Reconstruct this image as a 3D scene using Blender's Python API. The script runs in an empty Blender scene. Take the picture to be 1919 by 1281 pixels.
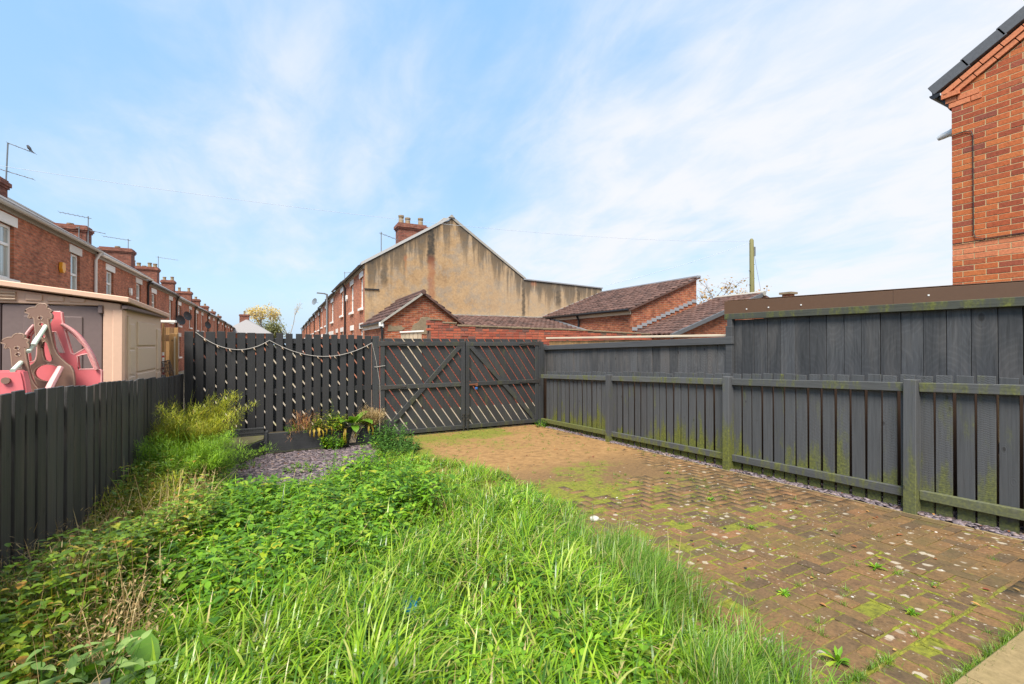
import bpy, bmesh, math, random
import numpy as np
from mathutils import Vector, Matrix
random.seed(7); rng = np.random.default_rng(11)
sc = bpy.context.scene
COL = sc.collection
R = math.radians

# ------------------------------------------------------------------ camera
cam_d = bpy.data.cameras.new('camera'); cam = bpy.data.objects.new('camera', cam_d); COL.objects.link(cam)
cam_d.sensor_width = 36; cam_d.lens = 850 / 1919 * 36
cam_d.clip_start = .05; cam_d.clip_end = 3000
cam.location = (0, 0, 1.5); cam.rotation_euler = (R(90.3), 0, R(-27.1))
sc.camera = cam

# ------------------------------------------------------------------ light, exposure
SUN_EL, SUN_AZ = 56, -136          # azimuth measured from +Y towards +X
SKY_STRENGTH = .05
sc.view_settings.view_transform = 'Standard'; sc.view_settings.look = 'None'
sc.view_settings.exposure = 2.45; sc.view_settings.gamma = 1
try: sc.view_settings.use_curve_mapping = False
except Exception: pass
try:
    sc.cycles.use_denoising = True; sc.cycles.denoiser = 'OPENIMAGEDENOISE'
    sc.cycles.max_bounces = 6; sc.cycles.transparent_max_bounces = 6
    sc.cycles.sample_clamp_indirect = 6
except Exception: pass
sd = bpy.data.lights.new('sun', 'SUN'); sun = bpy.data.objects.new('sun', sd); COL.objects.link(sun)
sd.energy = 1.5; sd.angle = R(26); sd.color = (1, .93, .83)
sv = Vector((math.sin(R(SUN_AZ)) * math.cos(R(SUN_EL)), math.cos(R(SUN_AZ)) * math.cos(R(SUN_EL)), math.sin(R(SUN_EL))))
sun.rotation_euler = sv.to_track_quat('Z', 'Y').to_euler(); sun.location = (-20, 0, 30)


class NB:                                   # small node builder
    def __init__(s, tree): s.t = tree; s.n = tree.nodes; s.l = tree.links
    def node(s, typ, **kw):
        o = s.n.new(typ)
        for k, v in kw.items(): setattr(o, k, v)
        return o
    def put(s, sock, v):
        if v is None: return
        if isinstance(v, bpy.types.NodeSocket): s.l.new(v, sock)
        elif isinstance(v, (tuple, list)) and len(v) == 3 and sock.type == 'RGBA': sock.default_value = (*v, 1)
        else: sock.default_value = v
    def m(s, op, a, b=None, c=None, clamp=False):
        o = s.node('ShaderNodeMath', operation=op, use_clamp=clamp); s.put(o.inputs[0], a); s.put(o.inputs[1], b); s.put(o.inputs[2], c); return o.outputs[0]
    def vm(s, op, a, b=None):
        o = s.node('ShaderNodeVectorMath', operation=op); s.put(o.inputs[0], a); s.put(o.inputs[1], b); return o.outputs[0]
    def xyz(s, v):
        o = s.node('ShaderNodeSeparateXYZ'); s.put(o.inputs[0], v); return o.outputs
    def comb(s, x=0., y=0., z=0.):
        o = s.node('ShaderNodeCombineXYZ'); s.put(o.inputs[0], x); s.put(o.inputs[1], y); s.put(o.inputs[2], z); return o.outputs[0]
    def noise(s, vec, scale, detail=3, rough=.55, dist=0.):
        o = s.node('ShaderNodeTexNoise'); s.put(o.inputs['Vector'], vec); o.inputs['Scale'].default_value = scale
        o.inputs['Detail'].default_value = detail; o.inputs['Roughness'].default_value = rough; o.inputs['Distortion'].default_value = dist
        return o.outputs['Fac']
    def vor(s, vec, scale, feature='F1', out='Distance', rand=1.):
        o = s.node('ShaderNodeTexVoronoi', feature=feature); s.put(o.inputs['Vector'], vec); o.inputs['Scale'].default_value = scale
        o.inputs['Randomness'].default_value = rand
        return o.outputs[out]
    def ramp(s, f, stops, interp='LINEAR'):
        o = s.node('ShaderNodeValToRGB'); s.put(o.inputs[0], f); cr = o.color_ramp; cr.interpolation = interp
        while len(cr.elements) < len(stops): cr.elements.new(.5)
        for e, (p, c) in zip(cr.elements, stops):
            e.position = p; e.color = (*c, 1) if not isinstance(c, (int, float)) else (c, c, c, 1)
        return o.outputs[0]
    def step(s, f, a, b):                    # smooth 0..1 between a and b
        o = s.node('ShaderNodeMapRange', interpolation_type='SMOOTHSTEP'); s.put(o.inputs[0], f)
        s.put(o.inputs[1], a); s.put(o.inputs[2], b); return o.outputs[0]
    def mix(s, f, a, b, blend='MIX'):
        o = s.node('ShaderNodeMix', data_type='RGBA', blend_type=blend); s.put(o.inputs[0], f); s.put(o.inputs[6], a); s.put(o.inputs[7], b); return o.outputs[2]
    def pos(s): return s.node('ShaderNodeNewGeometry').outputs['Position']
    def isl(s): return s.node('ShaderNodeNewGeometry').outputs['Random Per Island']
    def rnd(s): return s.node('ShaderNodeObjectInfo').outputs['Random']
    def bump(s, h, strength=.4, dist=.01):
        o = s.node('ShaderNodeBump'); s.put(o.inputs['Height'], h); o.inputs['Strength'].default_value = strength; o.inputs['Distance'].default_value = dist
        return o.outputs[0]


# ------------------------------------------------------------------ world: sky with thin drifting cloud
w = bpy.data.worlds.new('World'); sc.world = w; w.use_nodes = True
nb = NB(w.node_tree); nb.n.clear()
sky = nb.node('ShaderNodeTexSky', sky_type='NISHITA'); sky.sun_disc = False
sky.sun_elevation = R(SUN_EL); sky.sun_rotation = R(SUN_AZ)
sky.air_density = 1.0; sky.dust_density = .6; sky.ozone_density = 1.6; sky.altitude = 60
dirv = nb.node('ShaderNodeTexCoord').outputs['Generated']
dx, dy, dz = nb.xyz(dirv)
den = nb.m('ADD', nb.m('MAXIMUM', dz, 0.), .22)
cp = nb.comb(nb.m('DIVIDE', dx, den), nb.m('DIVIDE', dy, den), 0.)
rotm = nb.node('ShaderNodeMapping'); nb.put(rotm.inputs['Vector'], cp); rotm.inputs['Rotation'].default_value = (0, 0, R(10)); rotm.inputs['Scale'].default_value = (1., .55, 1); rotm.inputs['Location'].default_value = (-9.6, -3.3, 0)
n1 = nb.noise(rotm.outputs[0], 1.15, 7, .54, .25)
n2 = nb.noise(rotm.outputs[0], 4.5, 6, .6, .5)
side = nb.m('ADD', nb.m('MULTIPLY', dx, .86), nb.m('MULTIPLY', dy, -.38))      # grows towards the right of the garden
cov = nb.m('ADD', nb.m('ADD', nb.m('MULTIPLY', n1, .78), nb.m('MULTIPLY', n2, .22)), nb.m('MULTIPLY', side, .26))
cov = nb.m('ADD', cov, nb.m('MULTIPLY', dz, .10))
cmask = nb.step(cov, .38, .74)
n3 = nb.noise(rotm.outputs[0], 9., 6, .62, .8)
cmask = nb.m('MULTIPLY', cmask, nb.m('ADD', .70, nb.m('MULTIPLY', nb.step(nb.m('ADD', nb.m('MULTIPLY', n2, .7), nb.m('MULTIPLY', n3, .3)), .34, .60), .27)))
up = nb.m('MAXIMUM', dz, 0.)
hz = nb.m('POWER', nb.m('SUBTRACT', 1., up, clamp=True), 3.)
blue = nb.mix(hz, (1.32, 2.5, 3.95), (2.2, 2.9, 3.62))
base = nb.mix(.80, sky.outputs[0], blue)
base = nb.mix(nb.step(up, .12, .0), base, (2.3, 2.95, 3.6))
skyc = nb.mix(cmask, base, (3.45, 3.52, 3.72))
bg = nb.node('ShaderNodeBackground'); nb.put(bg.inputs[0], skyc); bg.inputs[1].default_value = SKY_STRENGTH
wo = nb.node('ShaderNodeOutputWorld'); nb.l.new(bg.outputs[0], wo.inputs[0])

# ------------------------------------------------------------------ materials
MATS = {}
def material(name, fn):
    if name in MATS: return MATS[name]
    m = bpy.data.materials.new(name); m.use_nodes = True; b = NB(m.node_tree); b.n.clear()
    out = b.node('ShaderNodeOutputMaterial'); p = b.node('ShaderNodeBsdfPrincipled'); b.l.new(p.outputs[0], out.inputs[0])
    b.p = p; b.out = out
    c, rough, nrm = fn(b)
    b.put(p.inputs['Base Color'], c); b.put(p.inputs['Roughness'], rough)
    if nrm is not None: b.put(p.inputs['Normal'], nrm)
    MATS[name] = m
    return m

def flat(name, col, rough=.5, var=.12, metal=0., bump=.15, scale=25):
    def fn(b):
        n = b.noise(b.pos(), scale, 4)
        c = b.mix(1., col, b.ramp(n, [(.25, 1 - var), (.75, 1.)]), 'MULTIPLY')
        b.p.inputs['Metallic'].default_value = metal
        return c, rough, b.bump(n, bump, .004)
    return material(name, fn)

def above(b, P):                             # height above the sloping garden ground
    x, y, z = b.xyz(P)
    return b.m('ADD', b.m('ADD', z, -.04), b.m('MULTIPLY', y, .04))

def timber(name, col, algae=0., algae_h=.35, along='z', warm=.25, dark=.75, rough=.72, saw=0., bleach=0., topgreen=0., var=.18, kn=4.2, fig=0., bare_shade=0.):
    def fn(b):
        P = b.pos(); r = b.rnd()
        off = b.comb(b.m('MULTIPLY', r, 37.), b.m('MULTIPLY', r, 91.), b.m('MULTIPLY', r, 53.))
        st = {'z': (32, 32, 1.6), 'y': (32, 1.6, 32), 'x': (1.6, 32, 32)}[along]
        V = b.vm('ADD', b.vm('MULTIPLY', P, st), off)
        g = b.noise(V, 1.6, 5, .6, .5)
        big = b.noise(b.vm('ADD', b.vm('MULTIPLY', P, {'z': (7, 7, 1.3), 'y': (7, 1.3, 7), 'x': (1.3, 7, 7)}[along]), off), 1., 3)
        kv = b.vm('ADD', b.vm('MULTIPLY', P, {'z': (1.6, 1.6, .9), 'y': (1.6, .9, 1.6), 'x': (.9, 1.6, 1.6)}[along]), off)
        kd = b.vor(kv, kn)
        knot = b.step(kd, .10, .05)
        ring = b.m('MULTIPLY', b.m('SINE', b.m('MULTIPLY', kd, 95.)), b.step(kd, .28, .10))
        c = b.mix(1., col, b.ramp(g, [(.28, dark), (.5, .97), (.75, 1.16)]), 'MULTIPLY')
        c = b.mix(1., c, b.ramp(r, [(0, 1 - var), (.5, 1.), (1, 1 + var)]), 'MULTIPLY')
        c = b.mix(b.m('MULTIPLY', b.step(big, .5, .75), warm), c, (col[0] * 1.25, col[1] * 1.02, col[2] * .88))
        if bleach: c = b.mix(b.m('MULTIPLY', b.step(big, .42, .7), bleach), c, (.12, .113, .108))
        if fig: c = b.mix(1., c, b.ramp(b.m('SINE', b.m('ADD', b.m('MULTIPLY', kd, 60.), b.m('MULTIPLY', g, 5.))), [(0, 1 - fig), (1, 1 + fig * .5)]), 'MULTIPLY')
        c = b.mix(b.m('MULTIPLY', knot, .75), c, (.015, .013, .012))
        if bare_shade: c = b.mix(b.step(b.m('ADD', above(b, P), b.m('MULTIPLY', g, .06)), bare_shade, bare_shade - .05), c, (.034, .016, .007))  # low part: bare brown wood, darkened with painted-in shade of the picket gaps
        h = b.m('ADD', b.m('MULTIPLY', g, .6), b.m('MULTIPLY', ring, .12))
        if saw:
            sx, sy, sz = b.xyz(P)
            arc = b.m('ADD', b.m('MULTIPLY', sz, 1.), b.m('MULTIPLY', b.m('ADD', b.m('ADD', sy, sx), b.m('MULTIPLY', r, 4.)), .45))
            wv = b.m('SINE', b.m('MULTIPLY', b.m('ADD', arc, b.m('MULTIPLY', g, .03)), 420.))
            on = b.m('MULTIPLY', b.step(r, .35, .6), saw)
            h = b.m('ADD', h, b.m('MULTIPLY', b.m('MULTIPLY', wv, .16), on))
            c = b.mix(b.m('MULTIPLY', on, .12), c, b.ramp(wv, [(.0, .018), (1., .10)]))
        if algae:
            ht = above(b, P)
            an = b.noise(b.vm('ADD', b.vm('MULTIPLY', P, (9, 9, 2.2)), off), 1., 5, .65)
            rise = b.m('SUBTRACT', 1., b.m('DIVIDE', ht, b.m('MULTIPLY', b.m('ADD', .25, r), algae_h * 1.7)), clamp=True)
            a = b.step(b.m('ADD', an, b.m('MULTIPLY', rise, .45)), .56, .80)
            a = b.m('MULTIPLY', a, b.m('ADD', .70, b.m('MULTIPLY', b.step(b.xyz(P)[1], 1.5, 5.5), .5), None, True))
            if topgreen: a = b.m('MAXIMUM', a, b.m('MULTIPLY', b.step(an, .46, .66), topgreen))
            gc = b.ramp(b.noise(P, 45, 3), [(.3, (.055, .062, .012)), (.55, (.115, .125, .015)), (.8, (.20, .21, .022))])
            c = b.mix(b.m('MULTIPLY', a, algae), c, gc)
        return c, rough, b.bump(h, .55, .006)
    return material(name, fn)

def leafmat(name, stops, trans=.35, rough=.42, zone=None):
    def fn(b):
        i = b.isl()
        c = b.ramp(i, stops)
        n = b.noise(b.pos(), 3.2, 3)
        c = b.mix(1., c, b.ramp(n, [(.3, .72), (.7, 1.18)]), 'MULTIPLY')
        tr = b.node('ShaderNodeBsdfTranslucent'); b.put(tr.inputs[0], b.mix(1., c, (1.25, 1.2, .6), 'MULTIPLY'))
        mx = b.node('ShaderNodeMixShader'); mx.inputs[0].default_value = trans
        b.l.new(b.p.outputs[0], mx.inputs[1]); b.l.new(tr.outputs[0], mx.inputs[2]); b.l.new(mx.outputs[0], b.out.inputs[0])
        b.p.inputs['Specular IOR Level'].default_value = .45
        return c, rough, None
    return material(name, fn)

def brickmat(name, cols, rough=.85, lime=0.):       # one colour for each brick object
    def fn(b):
        r = b.rnd(); P = b.pos()
        c = b.ramp(r, cols)
        n = b.noise(P, 38, 5, .65)
        c = b.mix(1., c, b.ramp(n, [(.25, .68), (.55, 1.), (.8, 1.2)]), 'MULTIPLY')
        if lime: c = b.mix(b.m('MULTIPLY', b.step(b.noise(P, 9, 5, .7), .58, .75), lime), c, (.42, .36, .28))
        return c, rough, b.bump(n, .5, .006)
    return material(name, fn)

def wallbrick(name, c1, c2, mortar, bw=.225, bh=.075, var=.4, grime=.35):   # far walls, bricks too small to tell apart
    def fn(b):
        x, y, z = b.xyz(b.pos())
        v = b.comb(b.m('ADD', x, y), z, 0.)
        o = b.node('ShaderNodeTexBrick'); b.put(o.inputs['Vector'], v); o.inputs['Scale'].default_value = 1.
        o.inputs['Brick Width'].default_value = bw; o.inputs['Row Height'].default_value = bh; o.inputs['Mortar Size'].default_value = .006
        o.inputs['Mortar Smooth'].default_value = .2; o.inputs['Bias'].default_value = 0
        b.put(o.inputs['Color1'], c1); b.put(o.inputs['Color2'], c2); b.put(o.inputs['Mortar'], mortar)
        n = b.noise(b.pos(), 1.1, 5, .65); f = b.noise(b.comb(b.m('MULTIPLY', b.m('ADD', x, y), 4.4), b.m('MULTIPLY', z, 13.3), 0.), 1., 2)
        c = b.mix(1., o.outputs[0], b.ramp(f, [(.3, 1 - var), (.7, 1.25)]), 'MULTIPLY')
        c = b.mix(1., c, b.ramp(n, [(.3, 1 - grime), (.65, 1.1)]), 'MULTIPLY')
        return c, .88, b.bump(o.outputs['Fac'], -.5, .008)
    return material(name, fn)

M = {}
M['paint_right'] = timber('paint_right', (.066, .069, .073), algae=.95, algae_h=.36, saw=1., warm=.2)
M['paint_rail'] = timber('paint_rail', (.078, .081, .081), algae=.8, algae_h=.3, along='y', warm=.3, topgreen=.9)
M['paint_post'] = timber('paint_post', (.072, .075, .079), algae=.9, algae_h=.5, warm=.15)
M['paint_tall'] = timber('paint_tall', (.080, .079, .080), warm=.7, bleach=.45, dark=.5, var=.3, kn=3.4, fig=.14, bare_shade=1.16)
M['paint_taller'] = timber('paint_taller', (.053, .055, .059), warm=.15, bleach=.35, dark=.5, var=.32, kn=2.2, fig=.10, bare_shade=1.16)
M['paint_taller_rail'] = timber('paint_taller_rail', (.06, .064, .05), algae=.85, algae_h=.01, along='y', topgreen=.85)
M['paint_cap'] = timber('paint_cap', (.064, .066, .070), along='y', warm=.1)
M['paint_back'] = timber('paint_back', (.024, .024, .026), warm=.25, rough=.6)
M['paint_gate'] = timber('paint_gate', (.032, .034, .037), warm=.1, rough=.6, algae=.5, algae_h=.03, topgreen=.15)
M['paint_gate_x'] = timber('paint_gate_x', (.036, .038, .041), along='x', warm=.1, rough=.6, algae=.7, algae_h=.03, topgreen=.3)
M['paint_left'] = timber('paint_left', (.048, .046, .046), warm=1., rough=.62, dark=.5, var=.28, bleach=.12)
M['raw_wood'] = timber('raw_wood', (.36, .20, .075), warm=.4, dark=.7)
M['raw_wood_y'] = timber('raw_wood_y', (.34, .19, .07), along='x', warm=.4, dark=.7)
M['old_brown_wood'] = timber('old_brown_wood', (.16, .085, .035), warm=.3)
M['cream_wood'] = timber('cream_wood', (.55, .46, .34), along='y', warm=.1, dark=.9)
M['planter_wood'] = timber('planter_wood', (.030, .032, .035), along='x', warm=.1, algae=.25, algae_h=.05)
M['deck_wood'] = timber('deck_wood', (.10, .085, .055), along='x', warm=.2, algae=.5, algae_h=.3)
M['bare_stake'] = timber('bare_stake', (.5, .4, .28), warm=.1, dark=.85)
M['metal'] = flat('metal', (.11, .105, .10), .5, .3, .7)
M['dark_metal'] = flat('dark_metal', (.03, .03, .032), .5, .2, .3)
M['rust'] = flat('rust', (.20, .07, .03), .8, .4)
M['blue_plastic'] = flat('blue_plastic', (.03, .12, .36), .35)
M['bag_blue'] = flat('bag_blue', (.0, .15, .25), .3, .25)
M['upvc'] = flat('upvc', (.78, .78, .76), .35, .06)
M['upvc_grey'] = flat('upvc_grey', (.45, .45, .44), .4, .1)
M['black_plastic'] = flat('black_plastic', (.012, .012, .013), .45, .1)
M['stone_paint'] = flat('stone_paint', (.66, .64, .60), .7, .2)
M['stone_grey'] = flat('stone_grey', (.36, .34, .30), .8, .25)
M['pot_clay'] = flat('pot_clay', (.27, .20, .12), .8, .3)
M['lead'] = flat('lead', (.30, .31, .33), .6, .3)
M['verge_tile'] = flat('verge_tile', (.10, .105, .115), .62, .25)
M['slate_roof_far'] = flat('slate_roof_far', (.26, .25, .25), .7, .2)
M['brown_trim'] = flat('brown_trim', (.12, .066, .038), .42, .08, bump=.04)
M['beige'] = flat('beige', (.64, .42, .30), .55, .07, bump=.05)
M['beige_light'] = flat('beige_light', (.66, .50, .37), .55, .07, bump=.05)
M['taupe'] = flat('taupe', (.165, .118, .11), .6, .12, bump=.12)
M['pink'] = flat('pink', (.72, .17, .185), .38, .05, bump=.03)
M['pink_pale'] = flat('pink_pale', (.80, .40, .38), .4, .06, bump=.03)
M['toy_brown'] = flat('toy_brown', (.23, .135, .10), .5, .06, bump=.03)
M['toy_edge_glint'] = flat('toy_edge_glint', (.36, .24, .175), .45, .05, bump=.03)
M['mint'] = flat('mint', (.62, .72, .60), .4, .05)
M['alarm_yellow'] = flat('alarm_yellow', (.75, .34, .02), .4, .05)
M['wire'] = flat('wire', (.16, .12, .10), .6, .3, .4)
M['cord'] = flat('cord', (.42, .39, .35), .8, .2)
M['cable'] = flat('cable', (.045, .05, .055), .7, .1)
M['thin_cable'] = flat('thin_cable', (.48, .54, .60), .7, .1)
M['bulb'] = flat('bulb', (.34, .24, .15), .4, .3)
M['bird'] = flat('bird', (.035, .035, .04), .7, .3)
M['zinc'] = flat('zinc', (.22, .24, .25), .45, .2, .5)
M['white_paint'] = flat('white_paint', (.78, .77, .74), .5, .1)
M['red_paint'] = flat('red_paint', (.5, .05, .05), .5, .1)
M['clod'] = flat('clod', (.015, .012, .008), .9, .3)
M['pole_wood'] = timber('pole_wood', (.15, .14, .05), warm=.2)
M['bark_pale'] = flat('bark_pale', (.36, .30, .24), .9, .3)
M['bark'] = flat('bark', (.12, .09, .06), .9, .4)

def _glass(b):
    P = b.pos(); n = b.noise(b.vm('MULTIPLY', P, (3, 14, .6)), 1., 2)
    b.p.inputs['Specular IOR Level'].default_value = .8
    return b.ramp(n, [(.3, (.20, .23, .22)), (.6, (.42, .46, .43))]), .06, None
M['glass'] = material('glass', _glass)
def _glassd(b):
    b.p.inputs['Specular IOR Level'].default_value = .8
    return (.05, .055, .06), .05, None
M['glass_dark'] = material('glass_dark', _glassd)

M['brick_terrace'] = wallbrick('brick_terrace', (.46, .16, .08), (.37, .11, .055), (.30, .20, .135), var=.5)
M['brick_terrace_far'] = wallbrick('brick_terrace_far', (.45, .155, .075), (.38, .115, .058), (.32, .21, .14), grime=.3)
M['brick_outbuild'] = wallbrick('brick_outbuild', (.40, .12, .045), (.28, .065, .03), (.36, .27, .19), var=.55)
M['brick_house_plain'] = wallbrick('brick_house_plain', (.34, .085, .035), (.27, .055, .028), (.44, .33, .2))
M['brick_chimney'] = wallbrick('brick_chimney', (.26, .085, .05), (.20, .055, .035), (.22, .16, .12), var=.5)
M['brick_new'] = brickmat('brick_new', [(0, (.25, .050, .020)), (.25, (.33, .068, .022)), (.5, (.43, .105, .028)), (.78, (.47, .135, .036)), (.92, (.31, .07, .03)), (1, (.22, .055, .032))])
M['brick_pale'] = brickmat('brick_pale', [(0, (.52, .165, .07)), (1, (.58, .20, .09))])
M['brick_old'] = brickmat('brick_old', [(0, (.22, .055, .035)), (.3, (.33, .075, .04)), (.6, (.40, .10, .05)), (.85, (.28, .08, .05)), (1, (.13, .06, .05))], lime=.25)
M['mortar'] = flat('mortar', (.52, .38, .20), .95, .2, bump=.5, scale=90)
M['mortar_old'] = flat('mortar_old', (.17, .105, .075), .95, .4, bump=.5, scale=60)
M['cement_patch'] = flat('cement_patch', (.25, .19, .12), .95, .35, bump=.5, scale=12)

def _slates(b):
    x, y, z = b.xyz(b.pos()); v = b.comb(y, b.m('MULTIPLY', z, 1.9), 0.)
    o = b.node('ShaderNodeTexBrick'); b.put(o.inputs['Vector'], v); o.inputs['Scale'].default_value = 1.
    o.inputs['Brick Width'].default_value = .28; o.inputs['Row Height'].default_value = .21; o.inputs['Mortar Size'].default_value = .008
    b.put(o.inputs['Color1'], (.17, .16, .155)); b.put(o.inputs['Color2'], (.23, .21, .20)); b.put(o.inputs['Mortar'], (.07, .065, .065))
    n = b.noise(b.pos(), 2.2, 5, .7)
    return b.mix(1., o.outputs[0], b.ramp(n, [(.3, .75), (.7, 1.15)]), 'MULTIPLY'), .7, b.bump(o.outputs['Fac'], -.4, .01)
M['slates'] = material('slates', _slates)

def _tiles(b):
    P = b.pos(); n = b.noise(P, 6, 5, .7); i = b.noise(P, 2.7, 2)
    c = b.ramp(n, [(.25, (.055, .030, .026)), (.5, (.092, .048, .038)), (.75, (.135, .073, .055))])
    c = b.mix(1., c, b.ramp(b.isl(), [(0, .55), (.5, 1.), (1, 1.35)]), 'MULTIPLY')
    c = b.mix(b.m('MULTIPLY', b.step(b.noise(P, 14, 4, .7), .66, .74), .35), c, (.36, .30, .22))
    return c, .8, b.bump(n, .3, .01)
M['tiles'] = material('tiles', _tiles)

def _render(b):                              # tan cement render with run-down stains of their own shapes
    P = b.pos(); x, y, z = b.xyz(P)
    n = b.noise(P, .8, 8, .74); f = b.noise(P, 12, 5, .7)
    c = b.ramp(n, [(.28, (.27, .17, .09)), (.44, (.41, .265, .135)), (.6, (.43, .295, .165)), (.75, (.45, .335, .225))])
    c = b.mix(b.m('MULTIPLY', b.step(b.noise(P, 1.7, 6, .7), .46, .62), .75), c, (.30, .245, .185))
    c = b.mix(1., c, b.ramp(f, [(.3, .76), (.7, 1.12)]), 'MULTIPLY')
    c = b.mix(b.m('MULTIPLY', b.step(x, 7., 10.5), .35), c, (.43, .34, .24))
    # distance under the roof verge
    top = b.m('SUBTRACT', 7.42, b.m('MULTIPLY', b.m('ABSOLUTE', b.m('SUBTRACT', x, 7.05)), .665))
    top = b.m('MAXIMUM', top, 4.72)
    d = b.m('SUBTRACT', top, z)
    s = b.noise(b.comb(b.m('MULTIPLY', x, 2.4), 0., b.m('MULTIPLY', z, .22)), 1., 4, .7)
    fall = b.m('SUBTRACT', 1., b.m('DIVIDE', d, 2.3), clamp=True)
    st = b.m('MULTIPLY', b.step(b.m('ADD', s, b.m('MULTIPLY', fall, .26)), .585, .74), b.m('POWER', fall, .8))
    def streak(cx, w, z0, z1, amp):
        wob = b.m('MULTIPLY', b.m('SUBTRACT', b.noise(b.comb(0., 0., z), 3., 4), .5), .35)
        g = b.m('SUBTRACT', 1., b.m('DIVIDE', b.m('ABSOLUTE', b.m('ADD', b.m('SUBTRACT', x, cx), wob)), w), clamp=True)
        zz = b.m('MULTIPLY', b.step(z, z0, z0 + .5), b.step(z, z1 + .25, z1 - .1))
        return b.m('MULTIPLY', b.m('MULTIPLY', b.step(g, .1, .7), zz), b.m('MULTIPLY', b.m('ADD', .45, b.noise(P, 5, 5, .75)), amp))
    dark = b.m('MAXIMUM', b.m('MULTIPLY', st, .85), streak(6.08, .30, 4.9, 6.75, 1.))
    dark = b.m('MAXIMUM', dark, streak(4.0, .24, 3.8, 5.5, .75))
    dark = b.m('MAXIMUM', dark, streak(4.5, .2, 4.6, 5.7, .7)); dark = b.m('MAXIMUM', dark, streak(3.45, .4, 4.5, 5.1, .9))
    dark = b.m('MAXIMUM', dark, streak(12.9, .28, 3.2, 4.7, .8)); dark = b.m('MAXIMUM', dark, streak(14.2, .2, 3.4, 4.6, .8))
    dark = b.m('MAXIMUM', dark, streak(10.85, .14, 2.6, 4.7, .8))
    c = b.mix(dark, c, (.045, .038, .030))
    c = b.mix(streak(6.1, .26, 3.25, 5.4, .55), c, (.27, .075, .03))
    c = b.mix(streak(11.45, .25, 4.35, 4.55, 1.3), c, (.42, .12, .05))
    c = b.mix(streak(4.93, .13, 5.1, 5.26, 1.4), c, (.42, .12, .05)); c = b.mix(streak(4.93, .07, 4.5, 5.2, .5), c, (.34, .14, .05))
    return c, .92, b.bump(f, .4, .01)
M['render'] = material('render', _render)

def _paver(b):
    P = b.pos(); r = b.rnd() if True else None; i = b.isl()
    rr = b.m('FRACT', b.m('ADD', r, b.m('MULTIPLY', i, 7.31)))
    c = b.ramp(rr, [(0, (.085, .053, .026)), (.3, (.130, .075, .030)), (.6, (.165, .088, .032)), (.85, (.120, .070, .031)), (1, (.205, .098, .038))])
    x, y, z = b.xyz(P)
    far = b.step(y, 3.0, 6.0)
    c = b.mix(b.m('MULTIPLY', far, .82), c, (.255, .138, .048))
    n = b.noise(P, 55, 5, .7); big = b.noise(P, 1.3, 4, .6)
    c = b.mix(1., c, b.ramp(n, [(.25, .5), (.5, 1.), (.8, 1.45)]), 'MULTIPLY')
    c = b.mix(1., c, b.ramp(b.noise(P, 13, 5, .7), [(.3, .66), (.5, 1.), (.75, 1.22)]), 'MULTIPLY')
    c = b.mix(b.m('MULTIPLY', b.step(big, .46, .68), .45), c, (.088, .076, .020))
    mo = b.noise(P, 7, 6, .72)
    c = b.mix(b.m('MULTIPLY', b.step(mo, .60, .72), .55), c, (.13, .125, .02))
    wn = b.node('ShaderNodeTexNoise'); wn.inputs['Scale'].default_value = 30.; b.put(wn.inputs['Vector'], P)
    wob = b.vm('ADD', P, b.vm('MULTIPLY', b.vm('SUBTRACT', wn.outputs['Color'], (.5, .5, .5)), (.03, .03, .0)))
    d1 = b.vor(wob, 9.0); d1 = b.m('ADD', d1, b.m('MULTIPLY', b.m('SUBTRACT', b.noise(P, 60, 3), .5), .16))
    lich = b.m('MULTIPLY', b.step(d1, .25, .17), b.step(b.noise(P, 2.1, 3), .46, .56))
    d2 = b.vor(wob, 26.0); d2 = b.m('ADD', d2, b.m('MULTIPLY', b.m('SUBTRACT', b.noise(P, 120, 2), .5), .2))
    lich = b.m('MAXIMUM', lich, b.m('MULTIPLY', b.step(d2, .20, .12), b.step(b.noise(P, 3.1, 3), .46, .54)))
    lich = b.m('MULTIPLY', lich, b.m('SUBTRACT', 1., b.m('MULTIPLY', b.step(y, 4.2, 6.), .8)))
    c = b.mix(b.m('MULTIPLY', lich, .68), c, (.44, .39, .30))
    return c, .82, b.bump(b.m('ADD', n, b.m('MULTIPLY', lich, .3)), .6, .004)
M['paver'] = material('paver', _paver)

def _moss(b):
    P = b.pos(); n = b.noise(P, 30, 5, .7); big = b.noise(P, 1.1, 4)
    x, y, z = b.xyz(P)
    g = b.ramp(n, [(.25, (.05, .05, .007)), (.5, (.14, .145, .011)), (.8, (.25, .26, .018))])
    d = b.ramp(n, [(.3, (.09, .052, .02)), (.7, (.20, .115, .042))])
    far = b.step(y, 4.6, 5.8); fn = b.noise(P, 9, 6, .72)
    d = b.mix(far, d, b.ramp(fn, [(.3, (.15, .082, .028)), (.5, (.25, .138, .046)), (.72, (.33, .19, .075))]))
    d = b.mix(b.m('MULTIPLY', b.step(b.noise(P, 60, 3), .62, .70), .5), d, (.06, .04, .02))
    lim = b.m('ADD', b.m('ADD', b.m('MULTIPLY', b.step(x, 3.6, 4.9), -.25), b.m('MULTIPLY', b.m('MULTIPLY', b.step(y, 3.3, 4.4), b.step(y, 7.6, 6.6)), -.13)), b.m('MULTIPLY', b.m('MULTIPLY', far, b.step(y, 8.6, 7.2)), b.m('MULTIPLY', b.step(x, 2.0, 2.7), -.2)))
    return b.mix(b.step(b.m('ADD', b.m('ADD', big, b.m('MULTIPLY', b.m('SUBTRACT', fn, .5), .8)), lim), .28, .48), d, g), .95, b.bump(n, .8, .01)
M['moss'] = material('moss', _moss)
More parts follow.
